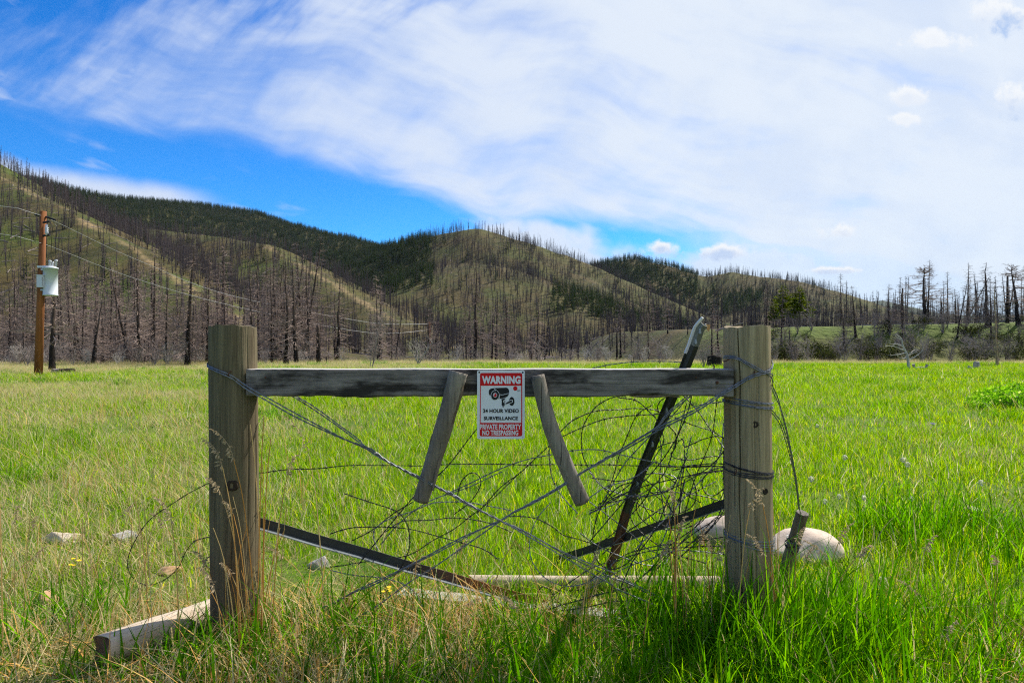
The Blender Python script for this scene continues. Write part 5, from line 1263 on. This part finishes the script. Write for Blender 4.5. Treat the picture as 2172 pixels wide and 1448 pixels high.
# bleached little tree
y = 42.0; x = P(1925, 0, y).x; bt = empty('bleached_dead_tree', (x, y, hz(x, y))); tag(bt, 'small bleached white dead tree bent over the meadow at the right', 'tree')
def BT(a, b, dy=0.0): return P(a, b, y+dy)-bt.location
mb = MB(); mb.tube(smooth_path([BT(1928, 785), BT(1927, 772), BT(1925, 755), BT(1920, 743), BT(1914, 730), BT(1912, 718), BT(1900, 708)], .15), list(np.linspace(.10, .02, len(smooth_path([BT(1928, 785), BT(1927, 772), BT(1925, 755), BT(1920, 743), BT(1914, 730), BT(1912, 718), BT(1900, 708)], .15)))), 7); mb.build('trunk', M['white_wood'], bt, True)
rnd = random.Random(3)
for q in ([(1920,743),(1910,740),(1895,734),(1878,734)], [(1922,748),(1905,752),(1890,753)], [(1925,755),(1935,750),(1945,745),(1938,744)], [(1926,764),(1940,757),(1952,748),(1960,738)], [(1925,752),(1932,748),(1940,742),(1948,743)], [(1916,735),(1904,730),(1892,730),(1884,727)], [(1912,720),(1903,716),(1897,710)], [(1924,758),(1912,760),(1900,752)]):
    mb = MB(); pp = smooth_path([BT(a, b, rnd.uniform(-.4, .4)*i/3) for i, (a, b) in enumerate(q)], .2); mb.tube(pp, list(np.linspace(.045, .012, len(pp))), 5)
    for t in range(5):
        i = rnd.randrange(1, len(pp)); branch(mb, pp[i], (rnd.uniform(-1, 1), rnd.uniform(-1, 1), rnd.uniform(-.2, .8)), rnd.uniform(.2, .5), .010, rnd, 0, .3, 3, 3, 3)
    mb.build('branch', M['white_wood'], bt)
for pts, lab in (([(1937,776),(1941,785),(1952,783),(1962,785),(1967,777)], 'broken bleached branch lying beside the small white dead tree'), ([(2054,776),(2060,779),(2066,778),(2068,766)], 'bleached root piece lying left of the pale stump')):
    q = [P(a, b, 42.0) for a, b in pts]; b_ = q[0].copy(); g_ = min(p.z for p in q); q = [p-Vector((0, 0, g_-hz(b_.x, 42.0)-.07)) for p in q]; b_ = q[0].copy()
    pp = smooth_path([p-b_ for p in q], .12); mb = MB(); mb.tube(pp, list(np.interp(np.linspace(0, 1, len(pp)), [0, .5, 1], [.10, .06, .09])), 6); o = mb.build('fallen_branch', M['white_wood']); o.location = b_; tag(o, lab, 'branch')
def stump(a, y, h, r, m_, lab):
    x = P(a, 0, y).x; rnd = random.Random(int(a)); mb = MB()
    prof = [(r*1.5, -.1), (r*1.25, .06), (r*1.05, h*.4), (r, h*.95), (r*.85, h), (r*.1, h*1.02)]; mb.lathe(prof, 12)
    for i, v in enumerate(mb.v): mb.v[i] = (v[0]*(1+rnd.uniform(-.1, .1)), v[1]*(1+rnd.uniform(-.1, .1)), v[2]+(rnd.uniform(-.05, .08) if i > 36 else 0)*h)
    o = mb.build('stump', M[m_]); o.location = (x, y, hz(x, y)); return tag(o, lab, 'stump')
stump(2072, 44, .42, .15, 'white_wood', 'pale sawn stump at the far right edge of the meadow')
stump(607, 54, .5, .22, 'snag', 'black stump at the foot of the bowed tree right of the left post')
stump(1515, 50, .75, .5, 'snag', 'dark root mass between the steel post and the right post')
stump(141, 40, .35, .42, 'snag', 'dark uprooted stump right of the utility pole')
stump(122, 40.5, .35, .3, 'shrub_twig', 'grey root lump just right of the utility pole')
for a, lab in ((673, 'thin dark stake at the meadow edge below the broken snag'), (692, 'second thin dark stake at the meadow edge right of the broken snag'), (1344, 'short fence stake at the far edge of the meadow right of the sign')):
    y = 56.0; x = P(a, 0, y).x; mb = MB(); mb.tube([(0, 0, -.1), (.02, 0, .3), (.03, 0, .65)], [.04, .04, .035], 6); o = mb.build('stake', M['snag']); o.location = (x, y, hz(x, y)); tag(o, lab, 'stake')
y = 50.0; x = P(2115, 0, y).x; tm = DEAD['pine'][1][0].copy(); tm.materials.clear(); tm.materials.append(M['tan_wood'])
h_ = (EYE+(724-604)/F*y-hz(x, y))/10; put_tree('dead_tree', (tm, DEAD['pine'][1][1]), (x, y, hz(x, y)), h_, .7, 'dead tree with a peeled tan trunk in front of the bank at the far right', None, sxy=1.0)
# ------------------------------------------------------------------ meadow grass
def blades(seed, n_, h0, h1, w0, w1, R_, lean, mats, mixp, stalk=0, seedhead=False, segs=3):
    """a tuft: n_ curved blades; mats[0] with probability 1-mixp else mats[1]"""
    rnd = random.Random(seed); mb = MB(); tint = []
    for k in range(n_):
        a = rnd.uniform(0, 6.28); r = R_*math.sqrt(rnd.random()); p = Vector((r*math.cos(a), r*math.sin(a), -.015))
        h = rnd.uniform(h0, h1)*rnd.choice((.6, .85, 1, 1, 1.1)); w = rnd.uniform(w0, w1)
        b = rnd.uniform(0, 6.28); ld = Vector((math.cos(b), math.sin(b), 0)); l = rnd.uniform(.05, lean); sd = Vector((-math.sin(b+rnd.uniform(-.6, .6)), math.cos(b), 0))
        mi = 1 if rnd.random() < mixp else 0; tv = rnd.random()
        vs = []
        for i in range(segs+1):
            t = i/segs; c_ = p+Vector((0, 0, h*(t-.25*l*t*t)))+ld*h*l*t*t
            ww = w*(1-t**1.6)*.5
            if i < segs: vs += [c_-sd*ww, c_+sd*ww]
            else: vs.append(c_)
        fs = [(2*i, 2*i+1, 2*i+3, 2*i+2) for i in range(segs-1)]+[(2*segs-2, 2*segs-1, 2*segs)]
        mb.add(vs, fs, mi); tint += [tv]*len(vs)
    mb.att['tint'] = tint
    return mb.mesh('tuft', [M[q] for q in mats])
TUFT = [blades(900+i, 46, .10, .24, .003, .006, .20, .75, ('grass', 'straw'), .025) for i in range(4)]              # 0-3 green
TUFT += [blades(910+i, 46, .10, .24, .003, .0055, .20, .9, ('grass', 'straw'), .36) for i in range(3)]             # 4-6 mixed
TUFT += [blades(920+i, 34, .14, .30, .0022, .0045, .20, .9, ('straw', 'grass'), .18) for i in range(2)]            # 7-8 dry
TUFT += [blades(930+i, 34, .20, .42, .005, .011, .17, .85, ('grass_lush', 'straw'), .06, segs=5) for i in range(3)] # 9-11 lush
TUFT += [blades(940+i, 26, .18, .36, .004, .008, .20, 1.25, ('straw', 'straw_orange'), .35, segs=5) for i in range(2)]  # 12-13 curled straw
TUFT += [blades(950+i, 9, .28, .55, .0025, .004, .22, .45, ('straw', 'straw_orange'), .3, segs=4) for i in range(2)]           # 14-15 tall straw stems
def field_kind(x, y, n_):
    """0 green, 1 mixed, 2 dry by place: the left and the far edge are drier"""
    d = 0.36*sst(-x/np.maximum(y, 3), -.05, .55)*(1-.4*sst(y, 16, 30)) + 0.95*fbm(x, y, 3.5, 4, 70) + .50*sst(y, 30, 52)*sst(-x, -4, 10) + 0.50*sst(y, 51, 60)
    d = d + 0.16*(1-sst(y, 2.6, 3.6))*sst(-x, -.3, .3) - .10*sst(x, 2, 8)
    return d
px_, py_, rt_, sl_, id_ = [], [], [], [], []
def grow(per_m2, y0, y1, s0, s1, hmul=1.0):
    x, y = wedge(per_m2, y0, y1, .88); n_ = len(x); d = field_kind(x, y, n_)+rng.normal(0, .12, n_)
    kind = np.where(d > .50, rng.integers(7, 9, n_), np.where(d > .20, rng.integers(4, 7, n_), rng.integers(0, 4, n_)))
    s = rng.uniform(s0, s1, n_); hm = hmul*rng.uniform(.75, 1.25, n_)*(1+.6*fbm(x, y, 1.6, 2, 71))
    px_.append(x); py_.append(y); id_.append(kind); rt_.append(np.stack([rng.normal(0, .12, n_), rng.normal(0, .12, n_), rng.uniform(0, 6.28, n_)], -1)); sl_.append(np.stack([s, s, s*hm], -1))
grow(95, 1.25, 4.2, .8, 1.1, .60)
grow(46, 4.2, 9, 1.0, 1.4, .50)
grow(15, 9, 22, 1.4, 2.0, .42)
grow(4.5, 22, 63, 2.2, 3.4, .30)
def stems(per_m2, y0, y1, bias):
    x, y = wedge(per_m2, y0, y1, .86); k = rng.random(len(x)) < np.clip(.18+bias*sst(-x/y, -.2, .5)+.6*fbm(x, y, 3, 3, 88), 0, 1); x, y = x[k], y[k]; n_ = len(x); s = rng.uniform(.8, 1.3, n_)*(1+.03*y)
    px_.append(x); py_.append(y); id_.append(rng.integers(14, 16, n_)); rt_.append(np.stack([rng.normal(0, .25, n_), rng.normal(0, .25, n_), rng.uniform(0, 6.28, n_)], -1)); sl_.append(np.stack([s, s, s*rng.uniform(.5, .8, n_)/(1+.03*y)**.7], -1))
stems(9, 2.2, 6, .6); stems(4, 6, 16, .55); stems(.8, 16, 45, .5)
def clump(x, y, r, n_, kinds, s0, s1, hm0, hm1):
    a = rng.uniform(0, 6.28, n_); rr = r*np.sqrt(rng.random(n_)); s = rng.uniform(s0, s1, n_)
    px_.append(x+rr*np.cos(a)); py_.append(y+rr*np.sin(a)); id_.append(rng.choice(kinds, n_)); rt_.append(np.stack([rng.normal(0, .12, n_), rng.normal(0, .12, n_), rng.uniform(0, 6.28, n_)], -1)); sl_.append(np.stack([s, s, s*rng.uniform(hm0, hm1, n_)], -1))
LU, DR, CU = [9, 10, 11], [7, 8], [12, 13]
clump(.75, 2.5, .30, 34, LU, .8, 1.15, .8, 1.25); clump(1.15, 2.62, .22, 20, LU, .8, 1.1, .8, 1.2); clump(.9, 2.2, .4, 26, LU, .8, 1.0, .55, .85)
clump(-1.05, 2.45, .22, 16, LU, .8, 1.1, .8, 1.1); clump(-.75, 2.6, .3, 18, LU, .8, 1.1, .7, 1.1); clump(-.2, 2.25, .6, 34, LU, .7, 1.0, .6, .9)
clump(.4, 2.2, .5, 30, LU, .7, 1.0, .6, .9); clump(-1.6, 2.5, .5, 14, LU, .8, 1.0, .7, 1.0); clump(1.7, 2.5, .5, 26, LU, .8, 1.0, .6, .9); clump(2.6, 3.9, .5, 24, LU, .9, 1.2, .7, 1.0)
clump(-.6, 2.45, .5, 40, CU, .8, 1.1, .7, 1.1); clump(.1, 2.3, .6, 34, CU, .7, 1.0, .6, .9); clump(-1.5, 2.3, .6, 34, CU, .8, 1.1, .7, 1.1); clump(1.5, 2.2, .6, 22, CU, .7, 1.0, .5, .8); clump(-.9, 2.7, .2, 10, CU, .9, 1.2, .9, 1.3)
for k in range(46):   # scattered lush dark patches
    y = rng.uniform(6, 55); x = rng.uniform(-.8, .8)*y; clump(x, y, .03*y+.15, 9, LU, .03*y+.7, .035*y+.9, .35, .55)
for k in range(330):
    y = 63.8-abs(rng.normal(0, 4.5)); x = rng.uniform(-.82, .82)*y; clump(x, y, 1.3, 9, DR, 2.0, 3.2, .35, .75)
gx, gy = np.concatenate(px_), np.concatenate(py_)
def clear(x0, y0, x1, y1, r):   # grass is beaten down just in front of a thing lying on the ground
    d = np.array([x1-x0, y1-y0]); t = np.clip(((gx-x0)*d[0]+(gy-y0)*d[1])/max(1e-6, d @ d), 0, 1); return np.hypot(gx-x0-t*d[0], gy-y0-t*d[1]) < r
lowg = np.zeros(len(gx), bool); lowp = np.zeros(len(gx), bool)
for o in [o for o in COL.objects if o.name.split('.')[0] in ('stone', 'boulder', 'fallen_log', 'lying_pole', 'plank')]:
    q = o.location; e = q if o.type == 'MESH' else q+(o.rotation_euler.to_matrix() @ Vector((1, 0, 0)))*(1.1)
    (lowp if o.name.split('.')[0] in ('lying_pole', 'plank') else lowg)[:] |= clear(q.x, q.y-.18, e.x, e.y-.18, .27)
gi_, gr, gs = np.concatenate(id_), np.concatenate(rt_), np.concatenate(sl_)
low_ = gy < 1.7; gs[low_] *= .75; gs[lowg, 2] *= .52; gs[lowp, 2] *= .85
scatter('meadow_grass', np.stack([gx, gy, height(gx, gy)], -1), gr, gs, gi_, TUFT, 'bright green spring grass mixed with dry straw covering the meadow', 'grass')

# ------------------------------------------------------------------ tall dry stalks, flowers, weeds
def stalk(base_, top_, label, group, bend=.3, head=0.16, seed=0, r=.0030, m_='straw_orange'):
    rnd = random.Random(seed); o = empty('dry_grass_stalk', base_); tag(o, label, 'dry grass', group)
    d = top_-base_; hz_ = Vector((d.x, d.y, 0)); pts = [Vector((0, 0, -.02)), Vector((hz_.x*.25, hz_.y*.25, d.z*.4)), Vector((hz_.x*.6, hz_.y*.6, d.z*.78)), d]
    pp = smooth_path(pts, .03); k = len(pp); mb = MB(); mb.tube(pp, list(np.linspace(r, r*.5, k)), 4); mb.att['tint'] = [rnd.random()]*len(mb.v); mb.build('stem', M[m_], o)
    if head:
        mb = MB(); tint = []; L_ = head; dirn = (pp[-1]-pp[-4]).normalized() if k > 4 else d.normalized(); dr = Vector((-.75 if d.x < 0 else .5, -.2, .1))
        p = pp[-1].copy(); path = [p]
        for i in range(12):
            p = p+(dirn*(1-i/16)+dr*i/16).normalized()*L_/12; path.append(p)
        mb.tube(path, .0008, 3, False); tint += [.5]*len(mb.v)
        for i in range(1, 13):
            for j in range(3):
                c_ = path[i]; sdir = (dr*.55+Vector((0, 0, -.25))+Vector((rnd.uniform(-.7, .7), rnd.uniform(-.7, .7), rnd.uniform(-.4, .3)))).normalized(); l = rnd.uniform(.014, .026)*(1.2-i/18); e = c_+sdir*l; s_ = sdir.cross(Vector((0, 1, .3))).normalized()*.0026
                mid_ = c_.lerp(e, .55); mb.add([c_, mid_-s_, e, mid_+s_], [(0, 1, 2, 3)]); tint += [rnd.random()]*4
                s2_ = sdir.cross(s_).normalized()*.0022; mb.add([c_, mid_-s2_, e, mid_+s2_], [(0, 1, 2, 3)]); tint += [rnd.random()]*4
        mb.att['tint'] = tint; mb.build('seed_head', M['seed'], o)
    return o
def gp(a, b, y):   # ground point under a pixel column at depth y
    x = P(a, b, y).x; return Vector((x, y, hz(x, y)))
ST = [((515, 2.50), (472, 990, 2.47), .13, 'dry stalk with a drooping seed head crossing the left post, lower of the two'),
      ((548, 2.48), (496, 975, 2.46), .14, 'dry stalk with a drooping seed head crossing the left post, upper of the two'),
      ((560, 2.50), (531, 900, 2.5), 0, 'straight bare straw stem along the right edge of the left post'),
      ((545, 2.47), (560, 880, 2.52), 0, 'straw stem rising just right of the left post'),
      ((552, 2.5), (574, 930, 2.55), 0, 'straw stem leaning right of the left post'),
      ((690, 2.75), (655, 965, 2.8), .2, 'pale seed head on a leaning stalk right of the left post'),
      ((1562, 2.50), (1590, 1082, 2.45), .10, 'seed head hanging left in front of the right post'),
      ((1650, 2.50), (1618, 1070, 2.47), .12, 'seed head rising at the right edge of the right post'),
      ((1660, 2.48), (1622, 1180, 2.45), .11, 'lower seed head in front of the right post'),
      ((1650, 2.9), (1630, 1000, 2.85), .1, 'thin stalk right of the right post near the middle tie')]
for k, ((a, y0), (b, c, y1), hd, lab) in enumerate(ST):
    stalk(gp(a, 1350, y0), P(b, c, y1), lab, None, seed=k, head=hd, m_='straw' if k in (5, 9) else 'straw_orange')
random.seed(33)
def many(n_, ax, ayb, top, y, label, group, lean=40, head=.3, m_='straw_orange', r=.0023):
    for k in range(n_):
        a = random.uniform(*ax); yy_ = random.uniform(*y); tpy = random.uniform(*top); b = a+random.uniform(-lean, lean)
        hd = random.uniform(.06, .11) if random.random() < head else 0; third = (a-ax[0])/(ax[1]-ax[0])
        lb = '%s %s, %s, %s' % ('seeded' if hd else 'bare', label, 'tall' if tpy < sum(top)/2 else 'short', 'left third' if third < .33 else 'middle' if third < .67 else 'right third')
        stalk(gp(a, 1350, yy_), P(b, tpy, yy_+random.uniform(-.06, .06)), lb, group, head=hd, seed=k+a, m_=random.choice((m_, 'straw', 'straw_orange')), r=r*random.uniform(.7, 1.2))
many(30, (470, 590), 0, (980, 1260), (2.38, 2.62), 'orange straw stalk bunched at the left post foot', 'straw stalks at the left post', 60, .15)
many(26, (1430, 1570), 0, (1060, 1260), (2.45, 2.75), 'orange dry straw stalk left of the right post', 'straw stalks left of the right post', 30, .2)
many(14, (1640, 1690), 0, (1080, 1280), (2.5, 2.75), 'orange dry straw stalk right of the right post', 'straw stalks right of the right post', 25, .2)
many(40, (580, 1420), 0, (1130, 1330), (2.3, 2.9), 'dry straw stalk in the grass between the two posts', 'straw stalks between the posts', 90, .15)
many(44, (0, 450), 0, (1000, 1330), (2.3, 3.4), 'dry straw stalk in the grass left of the left post', 'straw stalks left of the gate', 90, .2, 'straw')
many(24, (1720, 2150), 0, (1130, 1380), (2.3, 3.2), 'dry straw stalk in the grass right of the right post', 'straw stalks right of the gate', 90, .2, 'straw')
# flowers
def flower(p, kind, label, group, s=1.0):
    g_ = hz(p.x, p.y); o = empty('dandelion' if kind == 'fluff' else 'wildflower', (p.x, p.y, g_)); tag(o, label, 'flower', group); h = max(.05, p.z-g_)
    mb = MB(); mb.tube([(0, 0, 0), (.004, 0, h*.6), (0, 0, h)], .0018, 4); mb.att['tint'] = [.6]*len(mb.v); mb.build('stem', M['grass'], o)
    rnd = random.Random(int(p.x*1000)); mb = MB()
    if kind == 'fluff':
        for k in range(70):
            v = Vector((rnd.gauss(0, 1), rnd.gauss(0, 1), rnd.gauss(0, 1))).normalized()*.018*s; t = v.cross(Vector((.3, .5, .8))).normalized()*.0035*s
            mb.add([Vector((0, 0, h))+v*.2, Vector((0, 0, h))+v-t, Vector((0, 0, h))+v+t], [(0, 1, 2)])
        mb.build('seed_ball', M['fluff'], o)
    else:
        for q in range(5):
            c_ = Vector((rnd.uniform(-.02, .02), rnd.uniform(-.02, .02), h+rnd.uniform(-.02, .015)))*1
            for k in range(7):
                a = k*.9; d = Vector((math.cos(a), math.sin(a), .35))*.011*s; t = Vector((-math.sin(a), math.cos(a), 0))*.004*s
                mb.add([c_, c_+d*.6-t, c_+d, c_+d*.6+t], [(0, 1, 2, 3)])
        mb.build('petals', M['petal_y' if kind == 'y' else 'petal_p'], o)
for a, b, y, k, lab in ((160, 1190, 3.15, 'y', 'yellow wildflowers in the grass at the far left'), (820, 1252, 2.75, 'y', 'yellow wildflowers under the sloping steel bar'), (1212, 1052, 4.6, 'y', 'yellow wildflowers beside the foot of the right twist stick'),
                        (1980, 898, 9.0, 'p', 'purple wildflower in the meadow at the right')):
    flower(P(a, b, y), k, lab, None, 1.0 if y < 5 else 2.2)
for a, b, y in ((1832, 1055, 4.6), (1780, 1053, 4.6), (1750, 1063, 4.5), (1933, 1057, 4.5), (1792, 970, 5.8), (1916, 975, 5.8), (2082, 1024, 5.0), (1925, 985, 5.6), (1720, 1016, 5.0), (1733, 903, 8.0), (1872, 1230, 3.0)):
    flower(P(a, b, y), 'fluff', 'white dandelion seed head in the grass right of the right post', 'dandelion seed heads', 1.0 if y < 5 else 1.3)
# leafy weeds at the right edge
M['weed_stem'] = plain('weed_stem', (0.12, 0.22, 0.04), 0.7)
WEED = [(bare_shrub_mesh(870+i, .4, .45, 5, 'weed_stem', 2), leafy_mesh(860+i, .42, .5, 260, 'weed', .035)) for i in range(3)]
random.seed(5)
for k in range(26):
    a = random.uniform(2060, 2185); y = random.uniform(12.6, 15.5)-(2172-a)*.004; x = P(a, 0, y).x; k_ = random.uniform(.8, 1.3)*(0.5+0.5*(a-2060)/120)
    root = empty('leafy_weed', (x, y, hz(x, y))); root.scale = (k_, k_, k_*.85); root.rotation_euler = (0, 0, random.uniform(0, 6)); tag(root, 'bright broad leaved weed in the patch at the right edge of the meadow', 'weed', 'weeds in the right patch')
    link(bpy.data.objects.new('stems', WEED[k % 3][0]), root); link(bpy.data.objects.new('leaves', WEED[k % 3][1]), root)
put('grass_tussock', TUFT[12], P(1240, 0, 48).x, 48, 3.0, 'dry straw tussock at the far edge of the meadow right of the sign', 'grass', None, 3.0)
put('grass_tussock', TUFT[13], P(1657, 0, 33).x, 33, 2.0, 'reddish dry grass tussock just right of the right post', 'grass', None, 1.6)

# ------------------------------------------------------------------ the air: thin haze that fades the far hills
mb = MB(); mb.box((-6600, -75, -30), (6600, 4800, 400))
m = bpy.data.materials.new('haze'); m.use_nodes = True; n = NT(m.node_tree); n.n.clear()
o_ = n.node('ShaderNodeOutputMaterial'); v_ = n.node('ShaderNodeVolumePrincipled')
v_.inputs['Color'].default_value = (0.66, 0.82, 1.0, 1); v_.inputs['Density'].default_value = 0.000022; v_.inputs['Anisotropy'].default_value = 0.0
n.put(o_.inputs['Volume'], v_.outputs[0]); hz_o = mb.build('haze', m); tag(hz_o, 'thin pale blue air haze over the valley', 'haze', kind='stuff')
